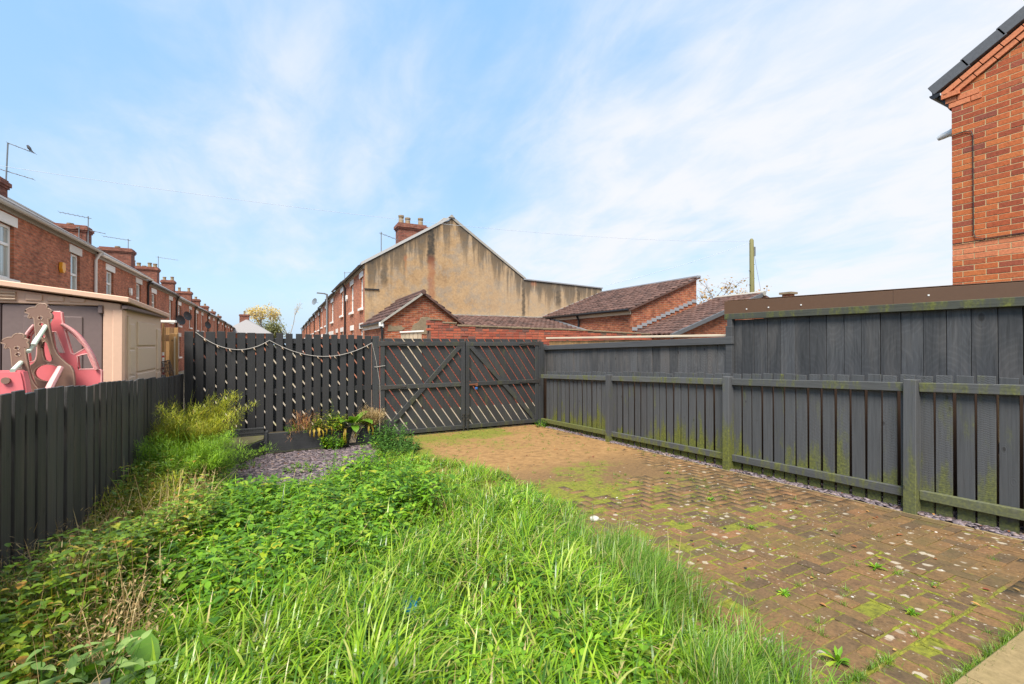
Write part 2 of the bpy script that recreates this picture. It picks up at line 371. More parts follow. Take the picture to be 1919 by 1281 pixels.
def _mossdirt(b):
    P = b.pos(); n = b.noise(P, 26, 5, .7); big = b.noise(P, 1.7, 5, .65)
    d = b.ramp(n, [(.3, (.10, .058, .024)), (.7, (.21, .12, .05))])
    g = b.ramp(n, [(.3, (.11, .10, .012)), (.7, (.24, .22, .02))])
    return b.mix(b.step(big, .44, .6), d, g), .95, b.bump(n, .9, .012)
M['mossdirt'] = material('mossdirt', _mossdirt)
def _soil(b):
    n = b.noise(b.pos(), 14, 6, .7)
    return b.ramp(n, [(.3, (.018, .014, .007)), (.7, (.06, .045, .018))]), .95, b.bump(n, .8, .02)
M['soil'] = material('soil', _soil)
def _lane(b):
    P = b.pos(); n = b.noise(P, 18, 5, .7); big = b.noise(P, .8, 4)
    c = b.ramp(n, [(.3, (.22, .18, .13)), (.7, (.31, .26, .19))])
    return b.mix(b.m('MULTIPLY', b.step(big, .5, .66), .5), c, (.24, .22, .07)), .9, b.bump(n, .4, .01)
M['lane'] = material('lane', _lane)
def _slab(b):
    P = b.pos(); n = b.noise(P, 24, 6, .7); big = b.noise(P, 2.4, 4)
    c = b.ramp(n, [(.3, (.17, .125, .055)), (.7, (.27, .20, .095))])
    return b.mix(b.m('MULTIPLY', b.step(big, .45, .65), .4), c, (.16, .14, .04)), .9, b.bump(n, .5, .005)
M['slab'] = material('slab', _slab)
def _slate(b):
    i = b.isl(); n = b.noise(b.pos(), 40, 4)
    c = b.ramp(i, [(0, (.045, .034, .042)), (.35, (.125, .098, .108)), (.8, (.205, .162, .172)), (.93, (.10, .062, .055)), (1, (.29, .22, .19))])
    return b.mix(1., c, b.ramp(n, [(.3, .8), (.7, 1.15)]), 'MULTIPLY'), .6, b.bump(n, .3, .003)
M['slate'] = material('slate', _slate)

GRASS = [(0, (.035, .11, .006)), (.25, (.10, .235, .009)), (.55, (.195, .345, .012)), (.82, (.29, .44, .024)), (.93, (.38, .47, .09)), (1, (.46, .37, .16))]
M['grass'] = leafmat('grass', GRASS, .32, .30)
M['grass_dark'] = leafmat('grass_dark', [(0, (.045, .12, .008)), (.5, (.12, .245, .014)), (.88, (.20, .35, .026)), (1, (.44, .36, .15))], .3, .4)
M['weed'] = leafmat('weed', [(0, (.04, .12, .008)), (.4, (.105, .25, .010)), (.75, (.18, .36, .015)), (.93, (.27, .44, .03)), (1, (.42, .40, .02))], .34, .42)
M['weed_olive'] = leafmat('weed_olive', [(0, (.06, .11, .010)), (.5, (.15, .22, .016)), (.85, (.26, .29, .02)), (1, (.42, .34, .03))], .3, .45)
M['ivy'] = leafmat('ivy', [(0, (.07, .13, .010)), (.5, (.145, .26, .016)), (.82, (.24, .35, .025)), (.94, (.44, .36, .04)), (1, (.44, .2, .05))], .25, .4)
M['drystem'] = leafmat('drystem', [(0, (.22, .13, .05)), (.5, (.42, .29, .12)), (1, (.58, .46, .24))], .2, .7)
M['feather'] = leafmat('feather', [(0, (.18, .22, .015)), (.5, (.36, .41, .025)), (.85, (.50, .50, .04)), (1, (.52, .38, .07))], .3, .5)
M['feather_green'] = leafmat('feather_green', [(0, (.10, .22, .012)), (.5, (.20, .38, .020)), (1, (.32, .50, .03))], .3, .5)
M['nettle'] = leafmat('nettle', [(0, (.10, .19, .04)), (.5, (.19, .31, .075)), (1, (.29, .41, .12))], .3, .55)
M['darkweed'] = leafmat('darkweed', [(0, (.028, .085, .014)), (.5, (.065, .16, .022)), (1, (.11, .23, .035))], .28, .45)
M['dock'] = leafmat('dock', [(0, (.07, .17, .018)), (.6, (.12, .26, .02)), (1, (.2, .33, .03))], .3, .4)
M['dock_dead'] = leafmat('dock_dead', [(0, (.34, .20, .02)), (.5, (.42, .30, .03)), (1, (.26, .12, .03))], .3, .55)
M['dead_leaf'] = leafmat('dead_leaf', [(0, (.20, .06, .03)), (.4, (.36, .14, .05)), (.7, (.42, .26, .08)), (1, (.10, .05, .03))], .2, .6)
M['autumn'] = leafmat('autumn', [(0, (.55, .40, .12)), (.6, (.68, .52, .20)), (1, (.48, .42, .20))], .35, .6)
M['autumn_rust'] = leafmat('autumn_rust', [(0, (.34, .15, .05)), (.6, (.48, .30, .10)), (1, (.30, .24, .10))], .3, .6)
M['treegreen'] = leafmat('treegreen', [(0, (.20, .22, .11)), (1, (.32, .33, .18))], .3, .6)
M['pebble'] = flat('pebble', (.55, .52, .46), .7, .3)

# ------------------------------------------------------------------ mesh helpers
ORG = {}
def gz(y): return .04 - .04 * min(max(y, 0.), 9.2)
SL = -math.atan(.04)

def tag(o, label=None, cat=None, group=None, kind=None):
    if label: o['label'] = label
    if cat: o['category'] = cat
    if group: o['group'] = group
    if kind: o['kind'] = kind
    return o

def thing(name, label, cat, loc, group=None):
    o = bpy.data.objects.new(name, None); COL.objects.link(o); o.location = loc; o.empty_display_size = .1
    ORG[o.name] = Vector(loc); return tag(o, label, cat, group)

def place(name, mesh, parent=None, loc=(0, 0, 0), rot=(0, 0, 0), scale=(1, 1, 1), mat=None):
    o = bpy.data.objects.new(name, mesh); COL.objects.link(o)
    base = ORG[parent.name] if parent else Vector((0, 0, 0))
    o.location = Vector(loc) - base; o.rotation_euler = rot; o.scale = scale
    if parent: o.parent = parent
    ORG[o.name] = Vector(loc)               # children of a part are placed from the part's own origin (parts are unrotated when they have children)
    return o

def npmesh(name, V, F, mat=None, smooth=False):
    V = np.asarray(V, np.float32); F = np.asarray(F, np.int32)
    me = bpy.data.meshes.new(name); k = F.shape[1]
    me.vertices.add(len(V)); me.vertices.foreach_set('co', V.ravel())
    me.loops.add(F.size); me.loops.foreach_set('vertex_index', F.ravel())
    me.polygons.add(len(F)); me.polygons.foreach_set('loop_start', np.arange(0, F.size, k, dtype=np.int32))
    try: me.polygons.foreach_set('loop_total', np.full(len(F), k, np.int32))
    except Exception: pass
    if smooth: me.polygons.foreach_set('use_smooth', np.ones(len(F), bool))
    me.update(calc_edges=True); me.validate()
    if mat: me.materials.append(mat)
    return me

class MB:                                     # collects shapes in world space, builds ONE mesh object
    def __init__(s): s.v = []; s.f = []
    def add(s, vs, fs):
        k = len(s.v); s.v += [tuple(v) for v in vs]; s.f += [tuple(i + k for i in f) for f in fs]; return s
    def box(s, c, size, rot=None):
        x, y, z = [d / 2 for d in size]
        vs = [Vector((a * x, b * y, d * z)) for a in (-1, 1) for b in (-1, 1) for d in (-1, 1)]
        if rot is not None: vs = [rot @ v for v in vs]
        return s.add([v + Vector(c) for v in vs], [(0, 1, 3, 2), (4, 6, 7, 5), (0, 4, 5, 1), (2, 3, 7, 6), (0, 2, 6, 4), (1, 5, 7, 3)])
    def box2(s, a, b): return s.box([(a[i] + b[i]) / 2 for i in range(3)], [abs(b[i] - a[i]) for i in range(3)])
    def tube(s, pts, r, n=8, cap=True):
        pts = [Vector(p) for p in pts]; rs = r if isinstance(r, (list, tuple)) else [r] * len(pts); rings = []
        up = None
        for i, p in enumerate(pts):
            t = (pts[min(i + 1, len(pts) - 1)] - pts[max(i - 1, 0)]).normalized()
            if up is None: up = Vector((0, 0, 1)) if abs(t.z) < .9 else Vector((1, 0, 0))
            a = t.cross(up); a = a.normalized() if a.length > 1e-6 else t.orthogonal().normalized(); b2 = t.cross(a).normalized(); up = -b2 if False else up
            rings.append([p + (a * math.cos(2 * math.pi * k / n) + b2 * math.sin(2 * math.pi * k / n)) * rs[i] for k in range(n)])
        vs = [v for rg in rings for v in rg]; fs = []
        for i in range(len(pts) - 1):
            for k in range(n): fs.append((i * n + k, i * n + (k + 1) % n, (i + 1) * n + (k + 1) % n, (i + 1) * n + k))
        if cap: fs += [tuple(range(n - 1, -1, -1)), tuple(range((len(pts) - 1) * n, len(pts) * n))]
        return s.add(vs, fs)
    def prism(s, poly, axis, a, b):           # polygon in the two other axes, extruded along axis from a to b
        def P(q, h): return {'x': (h, q[0], q[1]), 'y': (q[0], h, q[1]), 'z': (q[0], q[1], h)}[axis]
        n = len(poly); vs = [P(q, a) for q in poly] + [P(q, b) for q in poly]
        fs = [tuple(range(n)), tuple(range(2 * n - 1, n - 1, -1))] + [(i, i + n, (i + 1) % n + n, (i + 1) % n) for i in range(n)]
        return s.add(vs, fs)
    def lathe(s, c, prof, n=14):
        vs = []; fs = []; c = Vector(c)
        for r, z in prof: vs += [c + Vector((r * math.cos(2 * math.pi * k / n), r * math.sin(2 * math.pi * k / n), z)) for k in range(n)]
        for i in range(len(prof) - 1):
            for k in range(n): fs.append((i * n + k, i * n + (k + 1) % n, (i + 1) * n + (k + 1) % n, (i + 1) * n + k))
        fs += [tuple(range(n - 1, -1, -1)), tuple(range((len(prof) - 1) * n, len(prof) * n))]
        return s.add(vs, fs)
    def build(s, name, mat, parent=None, bevel=0., smooth=False, loc=None, label=None):
        V = np.array(s.v); o0 = Vector(loc) if loc is not None else Vector(((V.min(0) + V.max(0)) / 2).tolist())
        me = bpy.data.meshes.new(name); me.from_pydata([tuple(Vector(v) - o0) for v in s.v], [], s.f)
        bm = bmesh.new(); bm.from_mesh(me); bmesh.ops.recalc_face_normals(bm, faces=bm.faces)
        if bevel: bmesh.ops.bevel(bm, geom=[e for e in bm.edges if e.calc_face_angle(0) > .5], offset=bevel, segments=1, affect='EDGES', clamp_overlap=True)
        bm.to_mesh(me); bm.free()
        if smooth:
            me.polygons.foreach_set('use_smooth', np.ones(len(me.polygons), bool))
            try: me.set_sharp_from_angle(angle=R(40))
            except Exception: pass
        me.materials.append(M[mat] if isinstance(mat, str) else mat)
        o = place(name, me, parent, o0)
        if label: o['label'] = label
        return o

_boxes = {}
def boxmesh(size, mat, bevel=.003):
    key = (tuple(round(v, 3) for v in size), mat, bevel)
    if key not in _boxes:
        me = bpy.data.meshes.new('board'); bm = bmesh.new(); bmesh.ops.create_cube(bm, size=1)
        for v in bm.verts: v.co = Vector((v.co.x * key[0][0], v.co.y * key[0][1], v.co.z * key[0][2]))
        if bevel: bmesh.ops.bevel(bm, geom=list(bm.edges), offset=min(bevel, min(key[0]) * .4), segments=1, affect='EDGES')
        bm.to_mesh(me); bm.free(); me.materials.append(M[mat]); _boxes[key] = me
    return _boxes[key]
def board(name, parent, c, size, mat, rot=(0, 0, 0), jit=0., bevel=.003):
    sc_ = (1, 1, 1) if not jit else (1 + random.uniform(-jit, jit), 1 + random.uniform(-jit, jit), 1 + random.uniform(-jit, jit))
    return place(name, boxmesh(size, mat, bevel), parent, c, rot, sc_)

def clip(poly, a, b, c):                      # keep a*x+b*y<=c
    out = []
    for i in range(len(poly)):
        p, q = poly[i], poly[(i + 1) % len(poly)]; dp, dq = a * p[0] + b * p[1] - c, a * q[0] + b * q[1] - c
        if dp <= 0: out.append(p)
        if (dp < 0 < dq) or (dq < 0 < dp):
            t = dp / (dp - dq); out.append((p[0] + (q[0] - p[0]) * t, p[1] + (q[1] - p[1]) * t))
    return out

def blades(P, az, L, W, lean, curl, seg=5, taper=2.2):
    P = np.asarray(P, float); N = len(P); t = np.linspace(0, 1, seg + 1)
    tm = (t[1:] + t[:-1]) / 2
    ang = lean[:, None] + curl[:, None] * tm[None] ** 1.4
    dh = np.concatenate([np.zeros((N, 1)), np.cumsum(np.sin(ang), 1)], 1) * (L / seg)[:, None]
    dv = np.concatenate([np.zeros((N, 1)), np.cumsum(np.cos(ang), 1)], 1) * (L / seg)[:, None]
    d = np.stack([np.cos(az), np.sin(az), np.zeros(N)], 1); s = np.stack([-np.sin(az), np.cos(az), np.zeros(N)], 1)
    C = P[:, None, :] + d[:, None, :] * dh[..., None]; C[..., 2] += dv
    wp = (.55 + .45 * np.minimum(t * 4, 1)) * (1 - t ** taper * .96)
    o = s[:, None, :] * (W[:, None] * wp[None] / 2)[..., None]
    V = np.stack([C - o, C + o], 2).reshape(-1, 3)
    b = (np.arange(N) * (seg + 1) * 2)[:, None] + (np.arange(seg) * 2)[None]
    F = np.stack([b, b + 1, b + 3, b + 2], -1).reshape(-1, 4)
    return V, F

def leaves(P, az, pitch, L, W, droop, fold=.25, prof=(.08, .95, .8, .0), tt=(0, .28, .64, 1.)):
    P = np.asarray(P, float); N = len(P); tt = np.array(tt); prof = np.array(prof); K = len(tt)
    d = np.stack([np.cos(az), np.sin(az), np.zeros(N)], 1); s = np.stack([-np.sin(az), np.cos(az), np.zeros(N)], 1)
    tm = (tt[1:] + tt[:-1]) / 2; dt = np.diff(tt)
    ang = pitch[:, None] - droop[:, None] * tm[None]
    h = np.concatenate([np.zeros((N, 1)), np.cumsum(np.cos(ang) * dt, 1)], 1) * L[:, None]
    v = np.concatenate([np.zeros((N, 1)), np.cumsum(np.sin(ang) * dt, 1)], 1) * L[:, None]
    C = P[:, None, :] + d[:, None, :] * h[..., None]; C[..., 2] += v
    hw = W[:, None] * prof[None] / 2
    o = s[:, None, :] * hw[..., None]; up = np.zeros_like(o); up[..., 2] = hw * fold
    V = np.stack([C - o + up, C, C + o + up], 2).reshape(-1, 3)
    b = (np.arange(N) * K * 3)[:, None] + (np.arange(K - 1) * 3)[None]
    F = np.stack([np.stack([b, b + 1, b + 4, b + 3], -1), np.stack([b + 1, b + 2, b + 5, b + 4], -1)], -2).reshape(-1, 4)
    return V, F

def joined(parts):
    Vs, Fs, k = [], [], 0
    for V, F in parts: Vs.append(V); Fs.append(F + k); k += len(V)
    return np.concatenate(Vs), np.concatenate(Fs)

def U(a, b, n): return rng.uniform(a, b, n)
def plantpart(name, geo, mat, parent=None, loc=None, smooth=False):
    V, F = geo; c = Vector(loc) if loc is not None else Vector((0, 0, 0))
    me = npmesh(name, V - np.array(c), F, M[mat], smooth)
    o = place(name, me, parent, c)
    if parent and name not in ('leaf', 'crown'): o['kind'] = 'stuff'
    return o

def tilesheet(o, u, v, nu, nv, amp=.03, step=.03, prof='pan'):     # rows of curved tiles: real steps and rolls
    o, u, v = Vector(o), Vector(u), Vector(v); nrm = u.cross(v).normalized()
    if nrm.z < 0: nrm = -nrm
    wave = [0., .9, 1., .55, .05]
    V = []; F = []
    for j in range(nv):
        for i in range(nu):
            k = len(V); r0 = random.uniform(-.006, .006); r1 = random.uniform(-.004, .004)
            for (f, hh) in ((0, -.01), (0, step), (1.06, .0)):
                for q in range(5): V.append(tuple(o + u * ((i + q / 4.) / nu) + v * ((j + f) / nv) + nrm * (amp * wave[q] + hh + r0 + r1 * q / 2)))
            for a in (0, 5):
                for q in range(4): F.append((k + a + q, k + a + q + 1, k + a + q + 6, k + a + q + 5))
    return np.array(V), np.array(F)

# ================================================================== THE SETTING
def sheet(name, xs, ys, zf, mat):
    V = [(x, y, zf(x, y)) for y in ys for x in xs]; n = len(xs)
    F = [(j * n + i, j * n + i + 1, (j + 1) * n + i + 1, (j + 1) * n + i) for j in range(len(ys) - 1) for i in range(n - 1)]
    o = place(name, npmesh(name, V, F, M[mat])); o['kind'] = 'structure'; return o
sheet('ground', [-600, -30, -4, 0, 4, 30, 600], [-300, -20, 0, 2, 4, 6, 8, 9.2, 30, 100, 1200], lambda x, y: gz(y) - .06, 'soil')
sheet('lane', [-60, -8, 0, 8, 60], [9.25, 10, 12.3, 16, 30, 60, 130], lambda x, y: gz(9.2) + .01, 'lane')

# patio of block pavers: 90 degree herringbone, header course by the slabs, stretcher course by the edging
patio = sheet('patio', [1.45, 3, 4.2, 5.13], [.9, 2, 3, 3.6, 4.2, 4.8, 5.4, 6, 7, 8, 9.05], lambda x, y: gz(y) + float(np.interp(y, [2.2, 3.0, 3.8, 5.0, 5.8], [-.005, -.0015, -.0003, .0022, .0035])) - .0035 * float(np.interp(x, [4.3, 5.], [0, 1])), 'moss'); ORG[patio.name] = Vector((0, 0, 0))
def lawn_edge(y): return np.interp(y, [-1, .5, 1.16, 1.7, 2.7, 3.75, 5, 5.9, 6.8, 7.2, 7.9, 8.6], [1.70, 1.80, 1.88, 2.02, 2.22, 2.5, 2.6, 2.38, 1.98, 1.75, 1.68, 1.66])
bricks = []
u_ = .102
for k in range(-10, 100):
    for m_ in range(-40, 40):
        for hx, (cx, cy) in ((1, (k + 4 * m_ + 1, k + .5)), (0, (k + 2 + 4 * m_ + .5, k))):
            x, y = 1.5 + cx * u_, 1.125 + cy * u_
            sx, sy = (2, 1) if hx else (1, 2)
            x0, x1, y0, y1 = x - sx * u_ / 2, x + sx * u_ / 2, y - sy * u_ / 2, y + sy * u_ / 2
            x1c = min(x1, 4.995); y0c = max(y0, 1.115); y1c = min(y1, 8.75)
            if x1c - x0 < .03 or y1c - y0c < .03 or x0 < lawn_edge(y) - .22: continue
            bricks.append(((x0 + x1c) / 2, (y0c + y1c) / 2, x1c - x0, y1c - y0c))
for i in range(40):
    x = 1.6 + i * u_
    if x < 5.04: bricks.append((x, 1.01, u_, .2))
for i in range(40): 
    y = 1.22 + i * .204
    if y < 8.8: bricks.append((5.05, y, .1, .204))
FW = (math.sin(R(27.1)), math.cos(R(27.1)))
def paver_size(b):
    d = b[0] * FW[0] + b[1] * FW[1]; l = b[0] * FW[1] - b[1] * FW[0]
    infr = abs(l / d) < 1.13 and d > 1.9
    return (1 if infr and not (b[1] < 2.2 and b[0] < lawn_edge(b[1]) + .02) else .01) / d ** 3
bricks.sort(key=paver_size, reverse=True)
rest_v, rest_f = [], []
for i, (x, y, sx, sy) in enumerate(bricks):
    gap = .009; kf = 1. if y < 2.9 else .25; dz = random.gauss(0, .0025) * kf; z = gz(y) - .03 + dz
    rot = (SL + random.gauss(0, .008) * kf, random.gauss(0, .008) * kf, random.gauss(0, .012))
    size = (round(sx - gap, 3), round(sy - gap, 3), .06)
    if i < 300: board('paver', patio, (x + random.gauss(0, .0012), y + random.gauss(0, .0012), z), size, 'paver', rot, bevel=.004)
    else:
        q = MB().box((x, y, z), size, Matrix.Rotation(rot[0], 3, 'X') @ Matrix.Rotation(rot[2], 3, 'Z')); k = len(rest_v); rest_v += q.v; rest_f += [tuple(a + k for a in f) for f in q.f]
o = place('small_pavers', npmesh('small_pavers', rest_v, rest_f, M['paver']), patio); o['kind'] = 'stuff'
# moss filling the joints, in lumps a little proud of the bed
slabs = sheet('paving', [1.2, 6], [-2.5, .86], lambda x, y: gz(y) - .03, 'soil'); ORG[slabs.name] = Vector((0, 0, 0))
for i in range(9):
    for j in range(4): board('slab', slabs, (1.475 + i * .605 + .3 * 0 - .285, .585 - j * .605, .015), (.597, .597, .05), 'slab', (0, 0, random.gauss(0, .003)), bevel=.006)
edge = MB(); 
for i in range(6): edge.box((5.115, 1.55 + i * 1.3 - .6, gz(1.55 + i * 1.3 - .6) - .05), (.028, 1.29, .1), Matrix.Rotation(SL, 3, 'X'))
tag(edge.build('edging', 'slab', bevel=.004), 'low tan edging strip between the block paving and the slate by the right fence', 'edging')

def chips(name, fn, n, label, zadd=0., size=(.022, .062)):
    P = fn(n); N = len(P); L = U(*size, N); W_ = L * U(.5, .95, N); T = U(.003, .007, N); a = U(0, 6.28, N)
    tx, ty = rng.normal(0, .22, N), rng.normal(0, .22, N)
    K = 6; ang = np.arange(K) * 2 * np.pi / K
    rad = U(.72, 1.1, (N, K)) if False else rng.uniform(.72, 1.1, (N, K))
    px = np.cos(ang)[None] * rad * L[:, None]; py = np.sin(ang)[None] * rad * W_[:, None]
    X = px * np.cos(a)[:, None] - py * np.sin(a)[:, None]; Y_ = px * np.sin(a)[:, None] + py * np.cos(a)[:, None]
    Zt = X * tx[:, None] + Y_ * ty[:, None]
    top = np.stack([X + P[:, :1], Y_ + P[:, 1:2], Zt + P[:, 2:3] + T[:, None]], -1); bot = top.copy(); bot[..., 2] -= 2 * T[:, None]
    V = np.concatenate([top, bot], 1).reshape(-1, 3); b = (np.arange(N) * 2 * K)[:, None]
    F = [np.stack([b[:, 0] + i, b[:, 0] + i + K, b[:, 0] + (i + 1) % K + K, b[:, 0] + (i + 1) % K], -1) for i in range(K)]
    F += [np.stack([b[:, 0] + 0, b[:, 0] + 1, b[:, 0] + 2, b[:, 0] + 3], -1), np.stack([b[:, 0] + 0, b[:, 0] + 3, b[:, 0] + 4, b[:, 0] + 5], -1)]
    o = place(name, npmesh(name, V, np.concatenate(F), M['slate'])); return tag(o, label, 'slate chippings', kind='stuff')
def slate_far(y): return np.interp(y, [0, 9], [0, 0])
def lower_slate(x): return np.interp(x, [-1.4, -.42, .22, 1.0, 1.45, 1.7], [5.9, 5.6, 5.6, 6.2, 6.8, 6.8])
def area_back(n):
    x, y = U(-1.25, 1.66, n), U(5.6, 8.85, n); k = (y > lower_slate(x)) & ~((y > 8.5) & (x > -.2)) & ~((x < -.2) & (y > 8.5 - (-.2 - x) * 1.87))
    x, y = x[k], y[k]; return np.stack([x, y, .04 - .04 * y - .03 + U(0, .022, len(x))], 1)
chips('slate_chippings', area_back, 11500, 'purple grey slate chippings in front of the dark planter')
def area_strip(n):
    x, y = U(5.14, 5.42, n), U(.4, 8.8, n); return np.stack([x, y, .04 - .04 * y - .012 + .06 * np.clip(x - 5.14, 0, .12) + U(0, .024, n)], 1)
chips('slate_strip', area_strip, 5200, 'narrow strip of slate chippings along the foot of the right picket fence', size=(.016, .04))

# ================================================================== FENCES AND GATE
# right picket fence
pf = thing('picket_fence', 'low grey picket fence with green algae on the right of the block paving', 'fence', (5.2, 5, gz(5)))
ys = []
y = .3
edges_known = [1.49, 1.62, 1.75, 1.89, 2.02, 2.15, 2.29, 2.42, 2.56, 2.70, 2.84, 2.98, 3.12, 3.25, 3.38, 3.52, 3.66, 3.79, 3.93, 4.08, 4.2, 4.35, 4.5, 4.64, 4.78, 4.91, 5.06, 5.2, 5.33, 5.47, 5.61, 5.75, 5.9, 6.04, 6.19, 6.33, 6.48, 6.62, 6.76, 6.9, 7.06, 7.2, 7.36, 7.51, 7.65, 7.81, 7.95, 8.1, 8.25, 8.39, 8.54, 8.68]
edges_known = [1.49 - .137 * k for k in range(9, 0, -1)] + edges_known
for y in edges_known:
    top = 1.318 - .0485 * y + random.gauss(0, .006); bot = gz(y) + .01
    if y > 8.65: continue
    board('picket', pf, (5.232 + random.gauss(0, .002), y - .058, (top + bot) / 2), (.02, .112, round(top - bot, 2)), 'paint_right', (random.gauss(0, .004), 0, random.gauss(0, .01)), bevel=.0025)
posts = [(.1, 1.27), (2.04, 1.178), (3.96, 1.085), (6.34, .965)]
spans = [(.15, 1.99), (2.09, 3.91), (4.01, 6.29), (6.39, 8.7)]
for y, top in posts: board('post', pf, (5.17, y, (top + gz(y) - .06) / 2), (.1, .098, round(top - gz(y) + .06, 2)), 'paint_post', (0, random.gauss(0, .006), random.gauss(0, .02)), bevel=.005)
for a, b in spans:
    m = (a + b) / 2; l = b - a
    board('rail', pf, (5.196, m, 1.205 - .048 * m), (.046, l, .083), 'paint_rail', (-math.atan(.048), 0, 0), bevel=.004)
    board('rail', pf, (5.196, m, .225 - .047 * m), (.046, l, .083), 'paint_rail', (-math.atan(.047), 0, 0), bevel=.004)

# lower close-boarded fence behind it
lf = thing('board_fence', 'weathered grey close board fence with pale coping behind the far half of the picket fence', 'fence', (5.5, 6.6, gz(6.6)))
eb = [4.22, 4.37, 4.54, 4.73, 4.91, 5.09, 5.26, 5.45, 5.63, 5.81, 5.99, 6.17, 6.35, 6.54, 6.73, 6.9, 7.07, 7.26, 7.46, 7.69, 7.9, 8.2, 8.38, 8.57, 8.78, 9.0]
for a, b in zip(eb[:-1], eb[1:]):
    top = 1.56 - .027 * (a - 4.1); bot = gz(a) - .03
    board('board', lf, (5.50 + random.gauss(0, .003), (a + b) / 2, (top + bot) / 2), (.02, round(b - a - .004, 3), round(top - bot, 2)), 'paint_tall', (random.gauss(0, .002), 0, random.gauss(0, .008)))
board('rail', lf, (5.462, 6.6, 1.555 - .027 * 2.5), (.05, 5.0, .10), 'paint_cap', (-math.atan(.027), 0, 0), bevel=.004)
board('rail', lf, (5.53, 6.6, .55), (.04, 4.8, .09), 'paint_cap', (-math.atan(.027), 0, 0))
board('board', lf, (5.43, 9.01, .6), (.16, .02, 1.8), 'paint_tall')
board('post', lf, (5.475, 4.16, .8), (.055, .1, 1.9), 'paint_cap', bevel=.004)
for i in range(36): board('raw_board', lf, (5.60 + random.gauss(0, .002), 4.2 + i * .136, .63), (.018, .13, 1.9 - .05 * random.random() * .2), 'raw_wood', (0, 0, 0))
board('coping', lf, (5.61, 6.62, 1.635), (.13, 4.95, .035), 'cream_wood', (0.004, 0, 0), bevel=.004)

# taller close-boarded fence with brown trim
tf = thing('board_fence', 'tall dark grey close board fence with brown metal trim along its top', 'fence', (5.5, 1.5, gz(1.5)))
eb = [-.9, -.7, -.5, -.3, -.1, .1, .3, .5, .7, .9, 1.08, 1.25, 1.42, 1.57, 1.74, 1.91, 2.08, 2.26, 2.43, 2.60, 2.77, 2.95, 3.13, 3.30, 3.48, 3.65, 3.83, 4.0, 4.115]
for a, b in zip(eb[:-1], eb[1:]):
    bot = gz(a) - .03
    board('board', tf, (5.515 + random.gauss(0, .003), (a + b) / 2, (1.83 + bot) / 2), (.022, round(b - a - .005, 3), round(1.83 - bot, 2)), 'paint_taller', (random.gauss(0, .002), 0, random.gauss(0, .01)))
board('post', tf, (5.49, 4.155, .86), (.07, .075, 2.0), 'paint_cap', bevel=.004)
board('rail', tf, (5.478, 1.66, 1.858), (.05, 5.15, .078), 'paint_taller_rail', (.008, 0, 0), bevel=.004)
board('rail', tf, (5.55, 1.6, .6), (.045, 5.0, .09), 'paint_cap')
tr = MB().prism([(-1.0, 1.875), (4.24, 1.905), (4.24, 2.09), (-1.0, 1.955)], 'x', 5.462, 5.50)
tr.prism([(-1.0, 1.871), (2.3, 1.890), (2.3, 2.0405), (-1.0, 1.957)], 'x', 5.4585, 5.463)
tr.prism([(-1.0, 1.962), (4.24, 2.097), (4.24, 2.105), (-1.0, 1.968)], 'x', 5.462, 6.3)
tr.build('trim', 'brown_trim', tf, bevel=.003)
sc_m = MB()
for y in (3.9, 3.6, 3.2, 2.02, 1.05): sc_m.lathe((0, 0, 0), [(.004, 0), (.004, .004)], 6) if False else sc_m.box((5.459, y, 1.965), (.006, .014, .014))
sc_m.build('fixing', 'upvc', tf)
bk = MB().prism([(-1.0, 1.0), (4.2, 1.0), (4.2, 2.09), (-1.0, 1.955)], 'x', 6.26, 6.3); bk.build('back_panel', 'taupe', tf)

# back fence: upright boards in front of slanted slats
YB = 8.9
def slats(parent, x0, x1, z0, z1, y, mat, pitch=.191, wid=.165, slope=1.42, thick=.018):
    k = x0 - 3.
    while k < x1 + .2:
        poly = [(k, z1), (k + wid, z1), (k + wid + (z1 - z0) / slope, z0), (k + (z1 - z0) / slope, z0)]
        poly = clip(poly, -1, 0, -x0); poly = clip(poly, 1, 0, x1) if poly else poly
        k += pitch
        if len(poly) < 3: continue
        area = abs(sum(poly[i][0] * poly[(i + 1) % len(poly)][1] - poly[(i + 1) % len(poly)][0] * poly[i][1] for i in range(len(poly)))) / 2
        if area < .002: continue
        MB().prism(poly, 'y', y + random.gauss(0, .0015), y + thick).build('slat', mat, parent, bevel=.002)
bf = thing('board_fence', 'black painted upright board fence with slanted slats behind at the back of the garden', 'fence', (.1, YB, gz(YB)))
bx = [(-1.37, -1.25), (-1.22, -1.11), (-1.08, -.95), (-.93, -.81), (-.78, -.66), (-.64, -.52), (-.49, -.37), (-.36, -.24), (-.22, -.10), (-.055, .05), (.09, .2), (.25, .36), (.4, .51), (.54, .66), (.69, .8), (.84, .95), (.99, 1.1), (1.13, 1.24), (1.29, 1.39), (1.43, 1.55)]
for i, (a, b) in enumerate(bx):
    top = 1.715 - .018 * (a + 1.37) + random.gauss(0, .004); bot = -.30
    board('board', bf, ((a + b) / 2, YB + .01 + random.gauss(0, .002), (top + bot) / 2), (round(b - a, 3), .02, round(top - bot, 2)), 'paint_back', (random.gauss(0, .003), random.gauss(0, .002), random.gauss(0, .01)))
board('board', bf, (-1.425, YB + .035, .35), (.09, .02, 1.35), 'paint_back')
for z in (1.56, .68, -.1): board('rail', bf, (.1, YB + .045, z), (2.95, .045, .09), 'paint_back')
slats(bf, -1.36, 1.56, -.3, 1.6, YB + .07, 'paint_back')
for x in (-.16, ): board('post', bf, (x, YB + .05, .68), (.07, .06, 1.98), 'paint_back')

